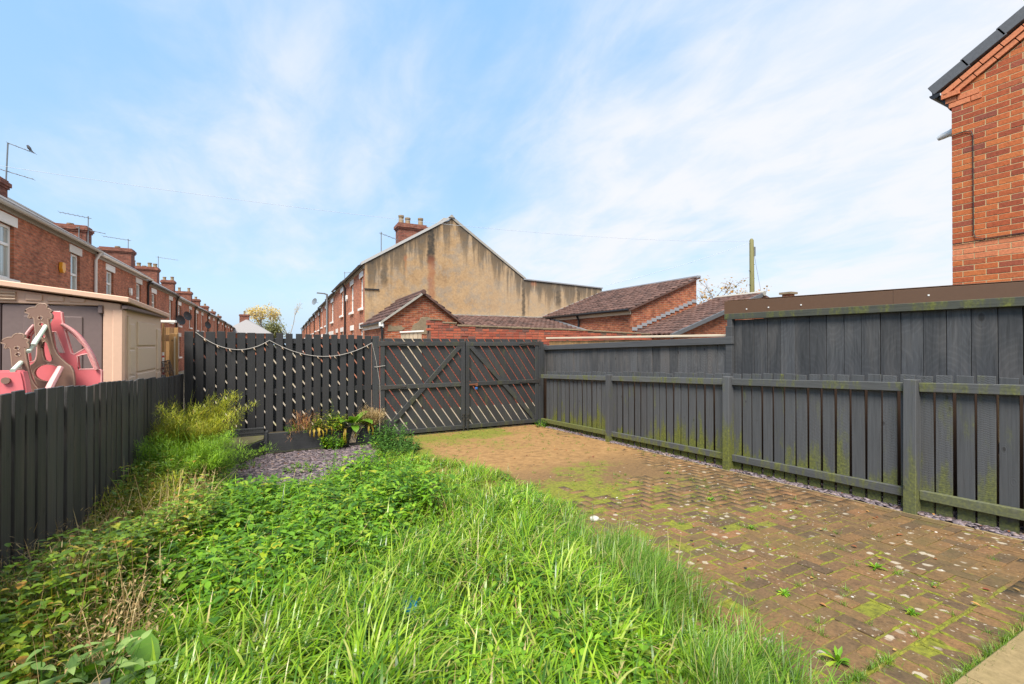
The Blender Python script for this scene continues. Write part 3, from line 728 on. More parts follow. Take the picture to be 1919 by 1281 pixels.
for nm, xx, zt, lab in (('gate_post', 1.637, 1.66, 'dark post on the hinge side of the left gate leaf'), ('gate_post', 5.295, 1.56, 'dark post where the right gate leaf meets the picket fence')):
    o = thing(nm, lab, 'gate post', (xx, YB + .03, -.32), 'posts of the double gate')
    board('post', o, (xx, YB + .03, (zt - .4) / 2), (.125, .09, zt + .4), 'paint_gate', bevel=.005)
    s_ = -1 if xx < 3 else 1
    for z in ((1.53, .66) if s_ < 0 else (1.50, .66)):
        MB().box((xx - s_ * .045, YB - .02, z), (.034, .008, .17)).build('hinge_plate', 'metal', o, bevel=.002)

def gate(x0, x1, label, hinge):
    z0, zb, zm, zt, ztop = -.27, -.22, .67, 1.51, 1.615
    o = thing('gate_leaf', label, 'gate', ((x0 + x1) / 2, YB, z0), 'leaves of the double gate')
    st = .085
    for x in (x0 + st / 2, x1 - st / 2): board('stile', o, (x, YB + .0, .67), (st, .034, 1.79), 'paint_gate', bevel=.004)
    for z, nm in ((zt, 'top_rail'), (zm, 'middle_rail'), (zb, 'bottom_rail')):
        board(nm, o, ((x0 + x1) / 2, YB - (.002 if nm != 'middle_rail' else .003), z), (x1 - x0 - .006 if nm != 'middle_rail' else x1 - x0 - 2 * st, .034, .085), 'paint_gate_x', (0, random.gauss(0, .002), 0), bevel=.004)
    a, b = (x0 + .03, zb - .02), (x1 - st - .02, zt - .04)
    if hinge == 'right': a, b = (x1 - .03, zb - .02), (x0 + st + .02, zt - .04)
    dx_, dz_ = b[0] - a[0], b[1] - a[1]; L_ = math.hypot(dx_, dz_)
    board('brace', o, ((a[0] + b[0]) / 2, YB + .002, (a[1] + b[1]) / 2), (L_ + .03, .03, .092), 'paint_gate_x', (0, -math.atan2(dz_, dx_), 0), bevel=.003)
    slats(o, x0 + .004, x1 - .004, z0, ztop, YB + .02, 'paint_gate')
    hx = x0 if hinge == 'left' else x1; d = 1 if hinge == 'left' else -1
    for z in (zt + .005, zm):
        poly = [(hx - d * .02, z - .045), (hx - d * .02, z + .045), (hx + d * .1, z + .042), (hx + d * .5, z + .014), (hx + d * .5, z - .012), (hx + d * .1, z - .042)]
        MB().prism(poly, 'y', YB - .027, YB - .019).build('hinge', 'metal', o, bevel=.0015)
    lx = x1 - .04 if hinge == 'left' else x0 + .04
    bt = MB(); bt.tube([(lx, YB - .03, -.31), (lx, YB - .03, .06)], .009, 8); bt.tube([(lx, YB - .03, .0), (lx - .06, YB - .05, .0)], .007, 6)
    for z in (-.2, -.06, .04): bt.box((lx, YB - .024, z), (.05, .012, .035))
    bt.build('drop_bolt', 'metal', o)
    return o
gl = gate(1.715, 3.448, 'left leaf of the double gate with slanted slats and a rising brace', 'left')
gr = gate(3.464, 5.225, 'right leaf of the double gate with the rusty latch and blue padlock', 'right')
MB().box((3.46, YB + .055, .67), (.06, .02, 1.8)).build('closing_strip', 'paint_gate', gl)
lt = MB(); lt.box((3.62, YB - .03, .655), (.17, .02, .03)); lt.box((3.70, YB - .035, .65), (.05, .03, .06)); lt.build('latch', 'rust', gr, bevel=.003)
pd = MB().box((3.685, YB - .05, .575), (.055, .03, .05)); pd.build('padlock', 'blue_plastic', gr, bevel=.008)
tie = MB(); tie.tube([(1.60, YB - .022, 1.07), (1.64, YB - .03, 1.068), (1.75, YB - .028, 1.085), (1.80, YB - .03, 1.09)], .006, 6); tag(tie.build('tie_cord', 'cord'), 'short pale cord tied round the left gate post', 'cord')

# left fence
lfn = thing('board_fence', 'low dark board fence running along the left side of the overgrown lawn', 'fence', (-1.4, 5.5, gz(5.5)))
y = 1.7; i = 0
while y < 8.86:
    wd = .118 + random.gauss(0, .003); top = 1.363 - .04 * y + random.gauss(0, .006); bot = gz(y) - .05
    board('board', lfn, (-1.413 + random.gauss(0, .004), y + wd / 2, (top + bot) / 2), (.022, round(wd, 2), round(top - bot, 2)), 'paint_left', (random.gauss(0, .004), 0, random.gauss(0, .03)), bevel=.003)
    y += .1462; i += 1
for z in (1.1, .35): board('rail', lfn, (-1.452, 5.3, z - .04 * 5.3 + .12), (.045, 7.1, .08), 'paint_left', (-math.atan(.04), 0, 0))
for y in (1.9, 4.1, 6.3, 8.6): board('post', lfn, (-1.515, y, .5 - .04 * y), (.08, .08, 1.3), 'paint_left')
y = 1.75
bb = 0
while y < 8.8:                                   # boards on the neighbour's side cover the gaps
    top = 1.33 - .04 * y; bot = gz(y) - .05
    board('board', lfn, (-1.575, y + .15, (top + bot) / 2), (.02, .12, round(top - bot, 2)), 'paint_left', bevel=0); y += .1462

# string of small lights looped along the back fence
sl = thing('string_lights', 'pale string with small bulbs looped along the black back fence', 'string lights', (.1, YB - .02, 1.4))
def cat(a, b, sag, n=18): return [tuple(a[i] + (b[i] - a[i]) * t + (0, 0, -sag * 4 * t * (1 - t))[i] for i in range(3)) for t in [k / n for k in range(n + 1)]]
pts = cat((-1.22, YB - .012, 1.70), (-.16, YB - .014, 1.57), .22) + cat((-.16, YB - .014, 1.57), (1.56, YB - .016, 1.53), .27)[1:]
MB().tube(pts, .0065, 6).build('cord', 'cord', sl)
for k in range(2, len(pts) - 1, 3):
    p = pts[k]; MB().tube([p, (p[0] + .01, p[1] - .012, p[2] - .03), (p[0] + .03, p[1] - .015, p[2] - .05)], [.006, .011, .006], 6).build('bulb', 'bulb', sl)
MB().tube([(1.56, YB - .016, 1.53), (1.63, YB - .03, 1.2), (1.70, YB - .03, .78), (1.72, YB - .03, .2)], .004, 5).build('loose_end', 'cord', sl)

# planter and corner deck
pl = thing('planter', 'long dark timber planter in front of the black back fence', 'planter', (.7, 8.68, -.3))
board('front_board', pl, (.71, 8.50, -.135), (1.83, .03, .33), 'planter_wood', (0, 0, -.06 * 0), bevel=.004)
for x in (-.19, 1.61): board('end_board', pl, (x, 8.69, -.135), (.03, .34, .32), 'planter_wood')
board('corner_post', pl, (-.2, 8.485, -.12), (.045, .04, .37), 'planter_wood'); board('soil_fill', pl, (.71, 8.69, -.15), (1.76, .33, .28), 'soil', bevel=0)
dk = thing('deck', 'mossy triangular corner deck with a dark skirt beside the planter', 'deck', (-.8, 8.1, -.3))
dp = [(-1.38, 8.8), (-.235, 8.8), (-.235, 8.47), (-.95, 7.15), (-1.38, 7.15)]
for i in range(13):
    q = clip(clip(dp, 0, 1, 7.15 + (i + 1) * .128), 0, -1, -(7.15 + i * .128 + .006))
    if len(q) > 2: MB().prism(q, 'z', -.075 - .0, -.045).build('deck_board', 'deck_wood', dk, bevel=.002)
a, b = Vector((-.235, 8.46, 0)), Vector((-.95, 7.14, 0)); dv_ = b - a
board('skirt', dk, ((a.x + b.x) / 2, (a.y + b.y) / 2, -.19), (dv_.length, .022, .25), 'planter_wood', (0, 0, math.atan2(dv_.y, dv_.x)))
for k in range(4): board('ribbed_board', dk, (-.80, 8.815 - .004 * (k % 2), -.03 + k * .034), (1.13, .03, .032), 'planter_wood', bevel=.004)

# ================================================================== HOUSES
def cells(mb, axis, at, us, zs, holes, depth, sgn):
    """wall plane 'axis'=at cut into cells, leaving the holes out, with reveals going in by depth*sgn"""
    us = sorted(set(us + [h[i] for h in holes for i in (0, 1)])); zs = sorted(set(zs + [h[i] for h in holes for i in (2, 3)]))
    P = (lambda h, u, z: (h, u, z)) if axis == 'x' else (lambda h, u, z: (u, h, z))
    for a, b in zip(us[:-1], us[1:]):
        for c, d in zip(zs[:-1], zs[1:]):
            if any(h[0] <= a + 1e-6 and b <= h[1] + 1e-6 and h[2] <= c + 1e-6 and d <= h[3] + 1e-6 for h in holes): continue
            mb.add([P(at, a, c), P(at, b, c), P(at, b, d), P(at, a, d)], [(0, 1, 2, 3)])
    for a, b, c, d in holes:
        i = at + depth * sgn
        for q in ([(a, c), (b, c)], [(a, d), (b, d)], [(a, c), (a, d)], [(b, c), (b, d)]):
            mb.add([P(at, *q[0]), P(at, *q[1]), P(i, *q[1]), P(i, *q[0])], [(0, 1, 2, 3)])

def window(parent, xf, s, a, b, c, d, fr=.07, mid=.66, glass='glass', frame='upvc'):
    x0, x1 = xf + s * .07, xf + s * .13
    m = MB()
    for q in ((a, a + fr, c, d), (b - fr, b, c, d), (a + fr, b - fr, c, c + fr), (a + fr, b - fr, d - fr, d)): m.box2((x0, q[0], q[2]), (x1, q[1], q[3]))
    if mid: zm = c + (d - c) * mid; m.box2((x0 - s * .01, a + fr, zm - fr / 2), (x1, b - fr, zm + fr / 2))
    w_ = m.build('window', frame, parent, bevel=.004)
    MB().box2((x0 + s * .025, a + fr * .9, c + fr * .9), (x0 + s * .04, b - fr * .9, d - fr * .9)).build('pane', glass, w_)
    return w_

def aerial(parent, base, h, arm, n=7, el=.5):
    m = MB(); b = Vector(base); m.tube([b, b + Vector((0, 0, h))], .022, 5); t = b + Vector((0, 0, h - .08)); a = Vector(arm)
    m.tube([t - a * .12, t + a], .014, 5); side = a.cross(Vector((0, 0, 1))).normalized()
    for k in range(n): p = t + a * (k / (n - 1)); m.tube([p - side * el / 2, p + side * el / 2], .007, 4)
    return m.build('aerial', 'zinc', parent)

def chimney(parent, c, sx, sy, z0, z1, pots, mat='brick_chimney'):
    m = MB(); m.box2((c[0] - sx / 2, c[1] - sy / 2, z0), (c[0] + sx / 2, c[1] + sy / 2, z1 - .3))
    m.box2((c[0] - sx / 2 - .04, c[1] - sy / 2 - .04, z1 - .3), (c[0] + sx / 2 + .04, c[1] + sy / 2 + .04, z1 - .22)); m.box2((c[0] - sx / 2 - .08, c[1] - sy / 2 - .08, z1 - .22), (c[0] + sx / 2 + .08, c[1] + sy / 2 + .08, z1 - .08))
    m.box2((c[0] - sx / 2 - .02, c[1] - sy / 2 - .02, z1 - .08), (c[0] + sx / 2 + .02, c[1] + sy / 2 + .02, z1))
    o = m.build('chimney', mat, parent)
    n = len(pots)
    for i, h in enumerate(pots):
        if not h: continue
        x = c[0] + (i - (n - 1) / 2) * sx / (n + .2)
        MB().lathe((x, c[1], z1), [(.15, 0), (.13, .05), (.115, h - .1), (.14, h - .08), (.14, h), (.1, h), (.09, h - .05)], 10).build('chimney_pot', 'pot_clay', o, smooth=True)
    return o

def terrace(label, group, side, xf, Y0, Y1, zo, wins, chim=(), dish=None, gutter='upvc', pipe='upvc', box=None, gable=True, ground=True, far=False, aer=None):
    D = 7.1; zg = -.4; ze = 4.95 + zo; s = side; xr = xf + s * D / 2; zr = ze + D / 2 * .62
    o = thing('terraced_house', label, 'house', (xf + s * D / 2, (Y0 + Y1) / 2, zg), group)
    holes = [(a, b, 3.12 + zo, 4.47 + zo) for a, b in wins]
    gh = []
    if ground:
        gh = [(a, b, .85 + zo * .5, 2.2 + zo * .5) for a, b in wins[:1]]
        dy = wins[-1][0] if len(wins) > 1 else Y1 - 1.5
        gh.append((dy, dy + .9, zg + .02, 2.2 + zo * .5))
    m = MB(); cells(m, 'x', xf, [Y0, Y1], [zg, ze], holes + gh, .14, s)
    xb = xf + s * D
    for yy in (Y0, Y1): m.add([(xf, yy, zg), (xb, yy, zg), (xb, yy, ze), (xr, yy, zr), (xf, yy, ze)], [(0, 1, 2, 3, 4)])
    m.add([(xb, Y0, zg), (xb, Y1, zg), (xb, Y1, ze), (xb, Y0, ze)], [(0, 1, 2, 3)])
    m.build('wall', 'brick_terrace_far' if far else 'brick_terrace', o)
    for i, (a, b, c, d) in enumerate(holes + gh):
        door = c < 0
        if door:
            MB().box2((xf + s * .09, a, c), (xf + s * .14, b, d)).build('door', 'upvc', o)
        else: window(o, xf, s, a, b, c, d, mid=.64 if i != 1 else .5)
        MB().box2((xf - s * .025, a - .13, d), (xf + s * .05, b + .13, d + .25)).build('lintel', 'stone_paint' if i % 3 else 'white_paint', o, bevel=.006)
        if not door: MB().box2((xf - s * .09, a - .1, c - .11), (xf + s * .1, b + .1, c)).build('sill', 'white_paint', o, bevel=.006)
    oh = .16; r = MB(); t = .09
    for q in (1, -1):
        xe = xf - s * oh if q == 1 else xb + s * oh; zee = ze - oh * .62 + .02
        r.add([(xe, Y0, zee), (xr, Y0, zr + .02), (xr, Y1, zr + .02), (xe, Y1, zee), (xe, Y0, zee + t), (xr, Y0, zr + .02 + t), (xr, Y1, zr + .02 + t), (xe, Y1, zee + t)], [(0, 1, 2, 3), (4, 7, 6, 5), (0, 4, 5, 1), (3, 2, 6, 7), (0, 3, 7, 4)])
    rf = r.build('roof', 'slates', o)
    MB().tube([(xr, Y0, zr + .12), (xr, Y1, zr + .12)], .1, 6).build('ridge_tile', 'stone_grey', o)
    MB().box2((xf - s * .05, Y0, ze - .19), (xf - s * .002, Y1, ze - .06)).build('fascia', 'stone_grey' if gutter != 'upvc' else 'upvc_grey', o)
    g_ = MB(); xg = xf - s * (oh + .03)
    hp = [(xg + .065 * math.cos(k), ze - .07 + .065 * math.sin(k)) for k in [math.pi * (1 + j / 6) for j in range(7)]]
    g_.prism(hp + [(xg + .05, ze - .07), (xg - .05, ze - .07)], 'y', Y0, Y1); g_.build('gutter', gutter, o)
    if pipe:
        yp = Y1 - .12; MB().tube([(xg, yp, ze - .12), (xf - s * .06, yp, ze - .4), (xf - s * .06, yp, zg + .05)], .045, 8).build('downpipe', pipe, o, smooth=True)
    for (cx, sx, sy, ztop, pots) in chim: chimney(o, (cx, Y1), sx, sy, zr - 1.6, ztop, pots)
    if box: MB().prism([(box[0] - .13, box[1] - .05), (box[0] - .05, box[1] - .17), (box[0] + .07, box[1] - .17), (box[0] + .14, box[1] - .05), (box[0] + .1, box[1] + .15), (box[0] - .1, box[1] + .15)], 'x', xf - s * .01, xf - s * .1).build('alarm_box', box[2], o, bevel=.012)
    if dish:
        for yy, zz in dish:
            d_ = MB(); d_.tube([(xf, yy, zz - .1), (xf - s * .3, yy, zz - .05)], .02, 6)
            ax = Vector((-s, -.75, .3)).normalized(); e1 = ax.orthogonal().normalized(); e2 = ax.cross(e1); c0 = Vector((xf - s * .3, yy, zz))
            ring = [[c0 + ax * (r_ * r_ * .5) + (e1 * math.cos(k * .524) + e2 * math.sin(k * .524)) * r_ for k in range(12)] for r_ in (.02, .18, .33)]
            vs = [v for q in ring for v in q]; fs = [(i * 12 + k, i * 12 + (k + 1) % 12, (i + 1) * 12 + (k + 1) % 12, (i + 1) * 12 + k) for i in range(2) for k in range(12)]
            d_.add(vs, fs); d_.build('satellite_dish', 'black_plastic' if side < 0 else 'zinc', o)
    if aer:
        for q in aer: aerial(o, *q)
    return o

GL = 'left row of red brick terraced houses'
def wl(*l): return [(a, a + .82) for a in l]
X0 = -6.
terrace('nearest terraced house behind the beige shed with wide upstairs window and yellow alarm box', GL, -1, X0, 12.5, 21.6, 0, [(14.4, 15.95), (19.45, 20.2)], [(-9.15, 1.5, .6, 7.15, [])], pipe='upvc', gutter='upvc_grey', box=(18.65, 3.86, 'alarm_yellow'), far=False)
terrace('second terraced house of the left row with white downpipe and small white alarm box', GL, -1, X0, 21.6, 28.95, -.08, wl(22.85, 26.95), [(-8.95, 1.35, .75, 7.18, [.0, .12, 0])], gutter='upvc', pipe='black_plastic', box=(25.8, 3.86, 'white_paint'), aer=[((-8.2, 28.6, 6.3), 1.35, (-1.0, -.1, .12)), ((-8.5, 28.5, 6.3), .8, (.9, .2, -.12), 6, .35)])
terrace('third terraced house of the left row between black downpipes', GL, -1, X0, 28.95, 36.05, -.25, wl(29.85, 34.05), [(-8.95, 1.5, .8, 7.42, [0, .14, 0])], gutter='black_plastic', pipe='black_plastic', dish=[(35.6, 3.05)], aer=[((-8.4, 35.9, 7.3), .75, (-1.2, 0, .12))])
terrace('fourth terraced house of the left row with a dark satellite dish beside its upstairs window', GL, -1, X0, 36.05, 43.2, -.36, wl(36.8, 40.9), [(-9.15, 1.7, .8, 7.35, [.45, .3, .1, .35, .3])], gutter='stone_grey', pipe='black_plastic', dish=[(38.0, 3.45)], aer=[((-8.3, 43.2, 7.3), .95, (1.2, 0, -.12))])
terrace('fifth terraced house of the left row below the paired chimney pots', GL, -1, X0, 43.2, 50.4, -.46, wl(44.0, 46.8), [(-8.95, .9, .7, 7.25, [.3, 0, .35])], gutter='black_plastic', pipe='black_plastic', far=True, dish=[(47.9, 3.2)])
terrace('sixth terraced house of the left row beyond the back fence corner', GL, -1, X0, 50.4, 57.6, -.56, wl(51.0, 54.5), [(-9.1, 1.7, .8, 7.0, [0, .4, .0, .4])], gutter='black_plastic', pipe='black_plastic', far=True)
names = ['seventh terraced house of the left row far down the lane', 'eighth terraced house of the left row far down the lane', 'ninth terraced house of the left row far down the lane', 'tenth and last terraced house at the far end of the left row']
for i in range(4):
    y = 57.6 + i * 7.3
    terrace(names[i], GL, -1, X0, y, y + 7.3, -.7 - .15 * i, wl(y + .9, y + 4.6), [(-9.2, 1.4, .8, 6.85 - .25 * i, [.35, .3])], gutter='black_plastic', pipe='black_plastic', far=True)

GRW = 'right row of red brick terraced houses'
XR = 3.2
h1 = terrace('end terraced house with the big stained tan gable wall', GRW, 1, XR, 20.0, 26.2, -.02, [(20.45, 21.25), (23.3, 24.3)], [(8.6, .0, .0, 6, [])] and [], gutter='black_plastic', pipe='black_plastic', far=True, box=(25.4, 3.95, 'white_paint'))
# rendered gable wall, rear extension, verge trim and chimney of the end house
MB().prism([(3.2, -.4), (10.9, -.4), (10.9, 4.72), (7.05, 7.30), (3.2, 4.93)], 'y', 19.94, 20.0 - .002).build('gable_wall', 'render', h1)
MB().prism([(10.9, -.4), (15.75, -.4), (15.75, 4.56), (10.9, 4.72)], 'y', 19.93, 25.).build('rear_extension', 'render', h1)
MB().prism([(10.86, 4.73), (15.79, 4.565), (15.79, 4.62), (10.86, 4.79)], 'y', 19.88, 25.05).build('coping', 'lead', h1)
for q, mt in (([(3.05, 4.86), (7.05, 7.33), (7.05, 7.46), (3.05, 4.99)], 'upvc_grey'), ([(10.98, 4.72), (7.05, 7.33), (7.05, 7.46), (10.98, 4.83)], 'stone_grey')):
    MB().prism(q, 'y', 19.90, 20.2).build('verge', mt, h1)
MB().prism([(6.9, 7.36), (7.05, 7.5), (7.2, 7.36)], 'y', 19.86, 20.3).build('ridge_end', 'stone_grey', h1)
chimney(h1, (5.75, 22.2), 1.35, .65, 5.0, 7.38, [.42, .34, .0, .4], 'brick_chimney')
aerial(h1, (4.2, 21.6, 5.6), 1.15, (.75, .1, -.18), 5, .3)
MB().box((3.48, 19.915, 3.85), (.62, .03, .05)).build('iron_bar', 'dark_metal', h1)
terrace('second terraced house of the right row with a single tall upstairs window', GRW, 1, XR, 26.2, 31.5, .05, [(27.35, 28.45)], [], gutter='black_plastic', pipe=None, far=True)
terrace('third terraced house of the right row just behind the street lamp', GRW, 1, XR, 31.5, 36.2, -.08, [(32.7, 34.1)], [(5.6, 1.1, .7, 7.0, [.4, .3])], gutter='black_plastic', pipe='black_plastic', far=True, aer=[((4.2, 35, 5.6), 1.2, (.7, 0, .1))])
labs = ['fourth terraced house of the right row beyond the street lamp', 'fifth terraced house of the right row with the grey dish near its roof', 'sixth terraced house of the right row far down the lane', 'seventh terraced house of the right row far down the lane', 'eighth terraced house of the right row far down the lane', 'last terraced house at the far end of the right row']
for i in range(6):
    y = 36.2 + i * 7.4
    terrace(labs[i], GRW, 1, XR, y, y + 7.4, -.16 - .13 * i, [(y + 1.3, y + 2.5), (y + 5.2, y + 6.3)], [(6.2, 1.2, .7, 6.9 - .15 * i, [.35, .3])] if i % 2 else [], gutter='black_plastic', pipe='black_plastic', far=True, dish=[(y + 2.6, 5.5)] if i == 1 else None)

# brick house on the right: each brick of the gable a piece of its own
bh = thing('brick_house', 'orange red brick house with dark verge tiles rising above the brown topped fence', 'house', (8.15, 0, -.3))
XH, YC = 8.15, 2.762
def vtop(y): return 4.93 + .60 * (2.61 - y)
core = MB().prism([(-6, -.4), (YC - .002, -.4), (YC - .002, 4.8), (2.61, 4.93), (-1.2, vtop(-1.2)), (-6, 4.6)], 'x', XH + .0025, XH + 7.)
wall = core.build('wall', 'mortar', bh)
k = 0
for k in range(-6, 39):
    z0 = 2.635 + .075 * k; pale = 0 <= k < 3
    y1 = YC; first = True; bay = 0
    while y1 > 1.30:
        L_ = .1025 if (first and k % 2) else .215
        y0 = y1 - L_
        q = [(y0, z0), (y1, z0), (y1, z0 + .065), (y0, z0 + .065)]
        q = clip(q, .6, 1., vtop(0) - .01)
        if len(q) > 2 and max(p[1] for p in q) - z0 > .02:
            nm = 'brick_pale' if pale else 'brick_new'
            dxx = -abs(random.gauss(0, .0012))
            if len(q) == 4 and abs(q[2][1] - z0 - .065) < 1e-6 and abs(q[3][1] - z0 - .065) < 1e-6:
                board('brick', wall, (XH + .04 + dxx, (y0 + y1) / 2, z0 + .0325), (.08, round(L_, 4), .065), nm, (0, 0, random.gauss(0, .002)), jit=.006, bevel=.002)
            else: MB().prism(q, 'x', XH + dxx, XH + .08).build('brick', nm, wall)
        y1 = y0 - .01; first = False
for kk, (za, ye) in enumerate(((4.725, 2.79), (4.80, 2.825))):       # corbels under the eaves
    for (a, b) in ((ye, ye - .115), (ye - .125, ye - .34)) if kk else ((ye, ye - .215), (ye - .225, ye - .33)):
        board('corbel_brick', wall, (XH + .035, (a + b) / 2, za + .0325), (.085, abs(a - b), .065), 'brick_pale', bevel=.002)
sl_ = math.atan(.60); e = Vector((0, -math.cos(sl_), math.sin(sl_))); n_ = Vector((0, math.sin(sl_), math.cos(sl_)))
o0 = Vector((XH, 2.70, 4.895))
for row in (0, 1):                                                     # two raked brick courses under the verge
    for j in range(7):
        c = o0 + e * (.115 + j * .226 - row * .11) + n_ * (.035 + row * .075)
        board('verge_brick', wall, (XH + .025 - row * .015, c.y, c.z), (.1, .217, .066), 'brick_pale', (-sl_, 0, 0), bevel=.002)
board('verge_brick', wall, (XH + .01, 2.765, 4.905), (.1, .19, .066), 'brick_pale', (0, 0, 0), bevel=.002)
rp = [(2.98, 4.985), (-1.2, 4.985 + .6 * 4.18), (-6, 4.6), (-6, 4.72), (-1.2, 5.11 + .6 * 4.18), (2.98, 5.09)]
rf = MB().prism(rp, 'x', XH + .03, XH + 7.).build('roof', 'verge_tile', bh)
for j in range(9):
    c = Vector((0, 2.955, 5.045)) + e * (.2 + j * .40) + n_ * (.0 + .0)
    q = MB(); Rm = Matrix.Rotation(-sl_ + .035, 3, 'X')
    q.box((XH + .01, c.y, c.z), (.10, .43, .145), Rm); q.box((XH + .09, c.y, c.z + .06), (.22, .43, .035), Rm)
    q.build('verge_tile', 'verge_tile', rf, bevel=.006)
gt = MB(); hp = [(2.93 + .06 * math.cos(t), 4.985 + .06 * math.sin(t)) for t in [math.pi * (1 + j / 8) for j in range(9)]]
gt.prism(hp + [(2.98, 4.985), (2.88, 4.985)], 'x', XH - .03, XH + 6); gt.build('gutter', 'black_plastic', bh)
MB().prism([(2.78, 4.70), (2.90, 4.93), (2.90, 4.99), (2.78, 4.99)], 'x', XH + .0, XH + 6).build('soffit', 'black_plastic', bh)
MB().box((XH - .02, 2.855, 4.955), (.03, .03, .03)).build('gutter_bracket', 'upvc', bh)
fl = MB(); fl.tube([(XH + .2, 2.76, 4.46), (XH + .2, 2.84, 4.46)], .055, 12); fl.tube([(XH + .2, 2.84, 4.46), (XH + .2, 2.93, 4.445), (XH + .2, 2.98, 4.43)], [.045, .042, .03], 12)
fl.build('flue', 'upvc', bh, smooth=True)
MB().tube([(XH - .012, 2.757, 4.335), (XH - .014, 2.62, 4.345), (XH - .014, 2.56, 4.32), (XH - .014, 2.545, 4.26), (XH - .014, 2.545, 2.97), (XH - .014, 2.525, 2.905), (XH - .014, 2.45, 2.875), (XH - .014, 1.3, 2.87)], .0055, 6).build('cable', 'black_plastic', bh)
MB().tube([(XH - .012, 2.757, 2.862), (XH - .013, 1.3, 2.862)], .0045, 6).build('cable', 'black_plastic', bh)

# outbuildings over the lane
def verts_of(*q): return list(q)
ob = thing('outbuilding', 'small brick outbuilding with a tiled gable roof in front of the stained gable wall', 'outbuilding', (4.55, 18, -.4))
m = MB().prism([(3.2, -.4), (5.9, -.4), (5.9, 2.36), (4.55, 3.27), (3.2, 2.36)], 'y', 15.9, 19.93); obw = m.build('wall', 'brick_outbuild', ob)
for s_ in (-1, 1):
    e0 = Vector((4.55 + s_ * 1.53, 15.8, 2.24)); g_ = tilesheet(e0, (0, 4.12, 0), Vector((4.55, 15.8, 3.34)) - e0, 15, 6, .045, .05)
    o = place('tiled_roof', npmesh('tiled_roof', *g_, M['tiles']), ob); o['kind'] = 'stuff'
    a = Vector((4.55 + s_ * 1.5, 0, 2.20)); b = Vector((4.55, 0, 3.29))
    MB().prism([(a.x, a.z), (b.x, b.z), (b.x, b.z + .08), (a.x, a.z + .08)], 'y', 15.76, 15.92).build('verge', 'tiles' if s_ > 0 else 'stone_grey', ob)
MB().tube([(4.55, 15.74, 3.37), (4.55, 19.93, 3.37)], .09, 7).build('ridge_tile', 'tiles', ob)
MB().tube([(3.05, 15.8, 2.24), (3.05, 19.9, 2.24)], .055, 8).build('gutter', 'black_plastic', ob)
MB().box2((3.12, 15.85, 2.08), (3.18, 19.9, 2.2)).build('fascia', 'upvc', ob)
MB().tube([(3.08, 15.95, 2.2), (3.12, 15.86, 2.0), (3.12, 15.86, -.4)], .045, 8).build('downpipe', 'black_plastic', ob)
MB().box2((3.0, 15.78, 2.12), (3.14, 15.84, 2.26)).build('gutter_end', 'upvc', ob)
for poly in ([(4.1, 1.9), (4.75, 1.85), (5.1, 1.95), (5.12, 2.3), (4.95, 2.38), (4.72, 2.5), (4.5, 2.46), (4.38, 2.3), (4.2, 2.2)], [(3.3, 1.95), (3.8, 1.98), (3.9, 2.06), (3.76, 2.16), (3.5, 2.13), (3.34, 2.2)]):
    MB().prism(poly, 'y', 15.885, 15.905).build('cement_patch', 'cement_patch', ob, bevel=.006)

ye = thing('yard_wall', 'long weathered red brick yard wall across the lane behind the gates', 'wall', (8.2, 12.4, -.33))
YW = 12.4
def wtop(x): return float(np.interp(x, [2.2, 2.201, 3.73, 3.74, 4.2, 4.45, 8.3, 13.1, 13.6], [1.62, 1.62, 1.62, 2.22, 2.2, 2.06, 2.0, 1.85, 1.84]))
xs = [2.2, 3.73, 3.74, 4.2, 4.45, 8.3, 13.6]
yw = MB().prism([(2.2, -.4), (13.6, -.4)] + [(x, wtop(x) - .035) for x in xs[::-1]], 'y', YW + .008, YW + .22).build('core', 'mortar_old', ye)
cnt = 0; kk = 0
rest = MB()
for k in range(0, 34):
    z0 = -.33 + .0765 * k; x = 2.2 - .115 * (k % 2)
    while x < 13.5:
        L_ = .215 if random.random() > .12 else .105; xc = x + L_ / 2
        if x > 2.15 and z0 + .066 < wtop(xc) - .02:
            args = ((xc, YW + .05 + random.gauss(0, .004), z0 + .033), (L_, .1, .066))
            if z0 > 1.52 and cnt < 300: board('brick', yw, *args, 'brick_old', (random.gauss(0, .01), random.gauss(0, .006), random.gauss(0, .01)), jit=.02, bevel=.006); cnt += 1
            elif z0 < 1.6: rest.box(*args)
        x += L_ + .011
o = rest.build('lower_bricks', 'brick_old', yw); o['kind'] = 'stuff'
cp = MB()
x = 3.74
while x < 13.5:
    L_ = random.uniform(.2, .5); cp.box((x + L_ / 2, YW + .1, wtop(x + L_ / 2) - .008), (L_ - .02, .24, .035 + random.random() * .02), Matrix.Rotation(random.gauss(0, .03), 3, 'X')); x += L_
cp.build('mortar_capping', 'cement_patch', ye, bevel=.006)
yd = thing('yard_door', 'pale boarded yard door beside the brick yard wall', 'door', (3.3, 12.3, -.33))
for i in range(5): board('board', yd, (2.98 + i * .115, 12.33, .75), (.108, .025, 2.12 + i * .008), 'bare_stake')
board('top_bar', yd, (3.22, 12.31, 1.85), (.66, .05, .04), 'white_paint', (0, -.06, 0))

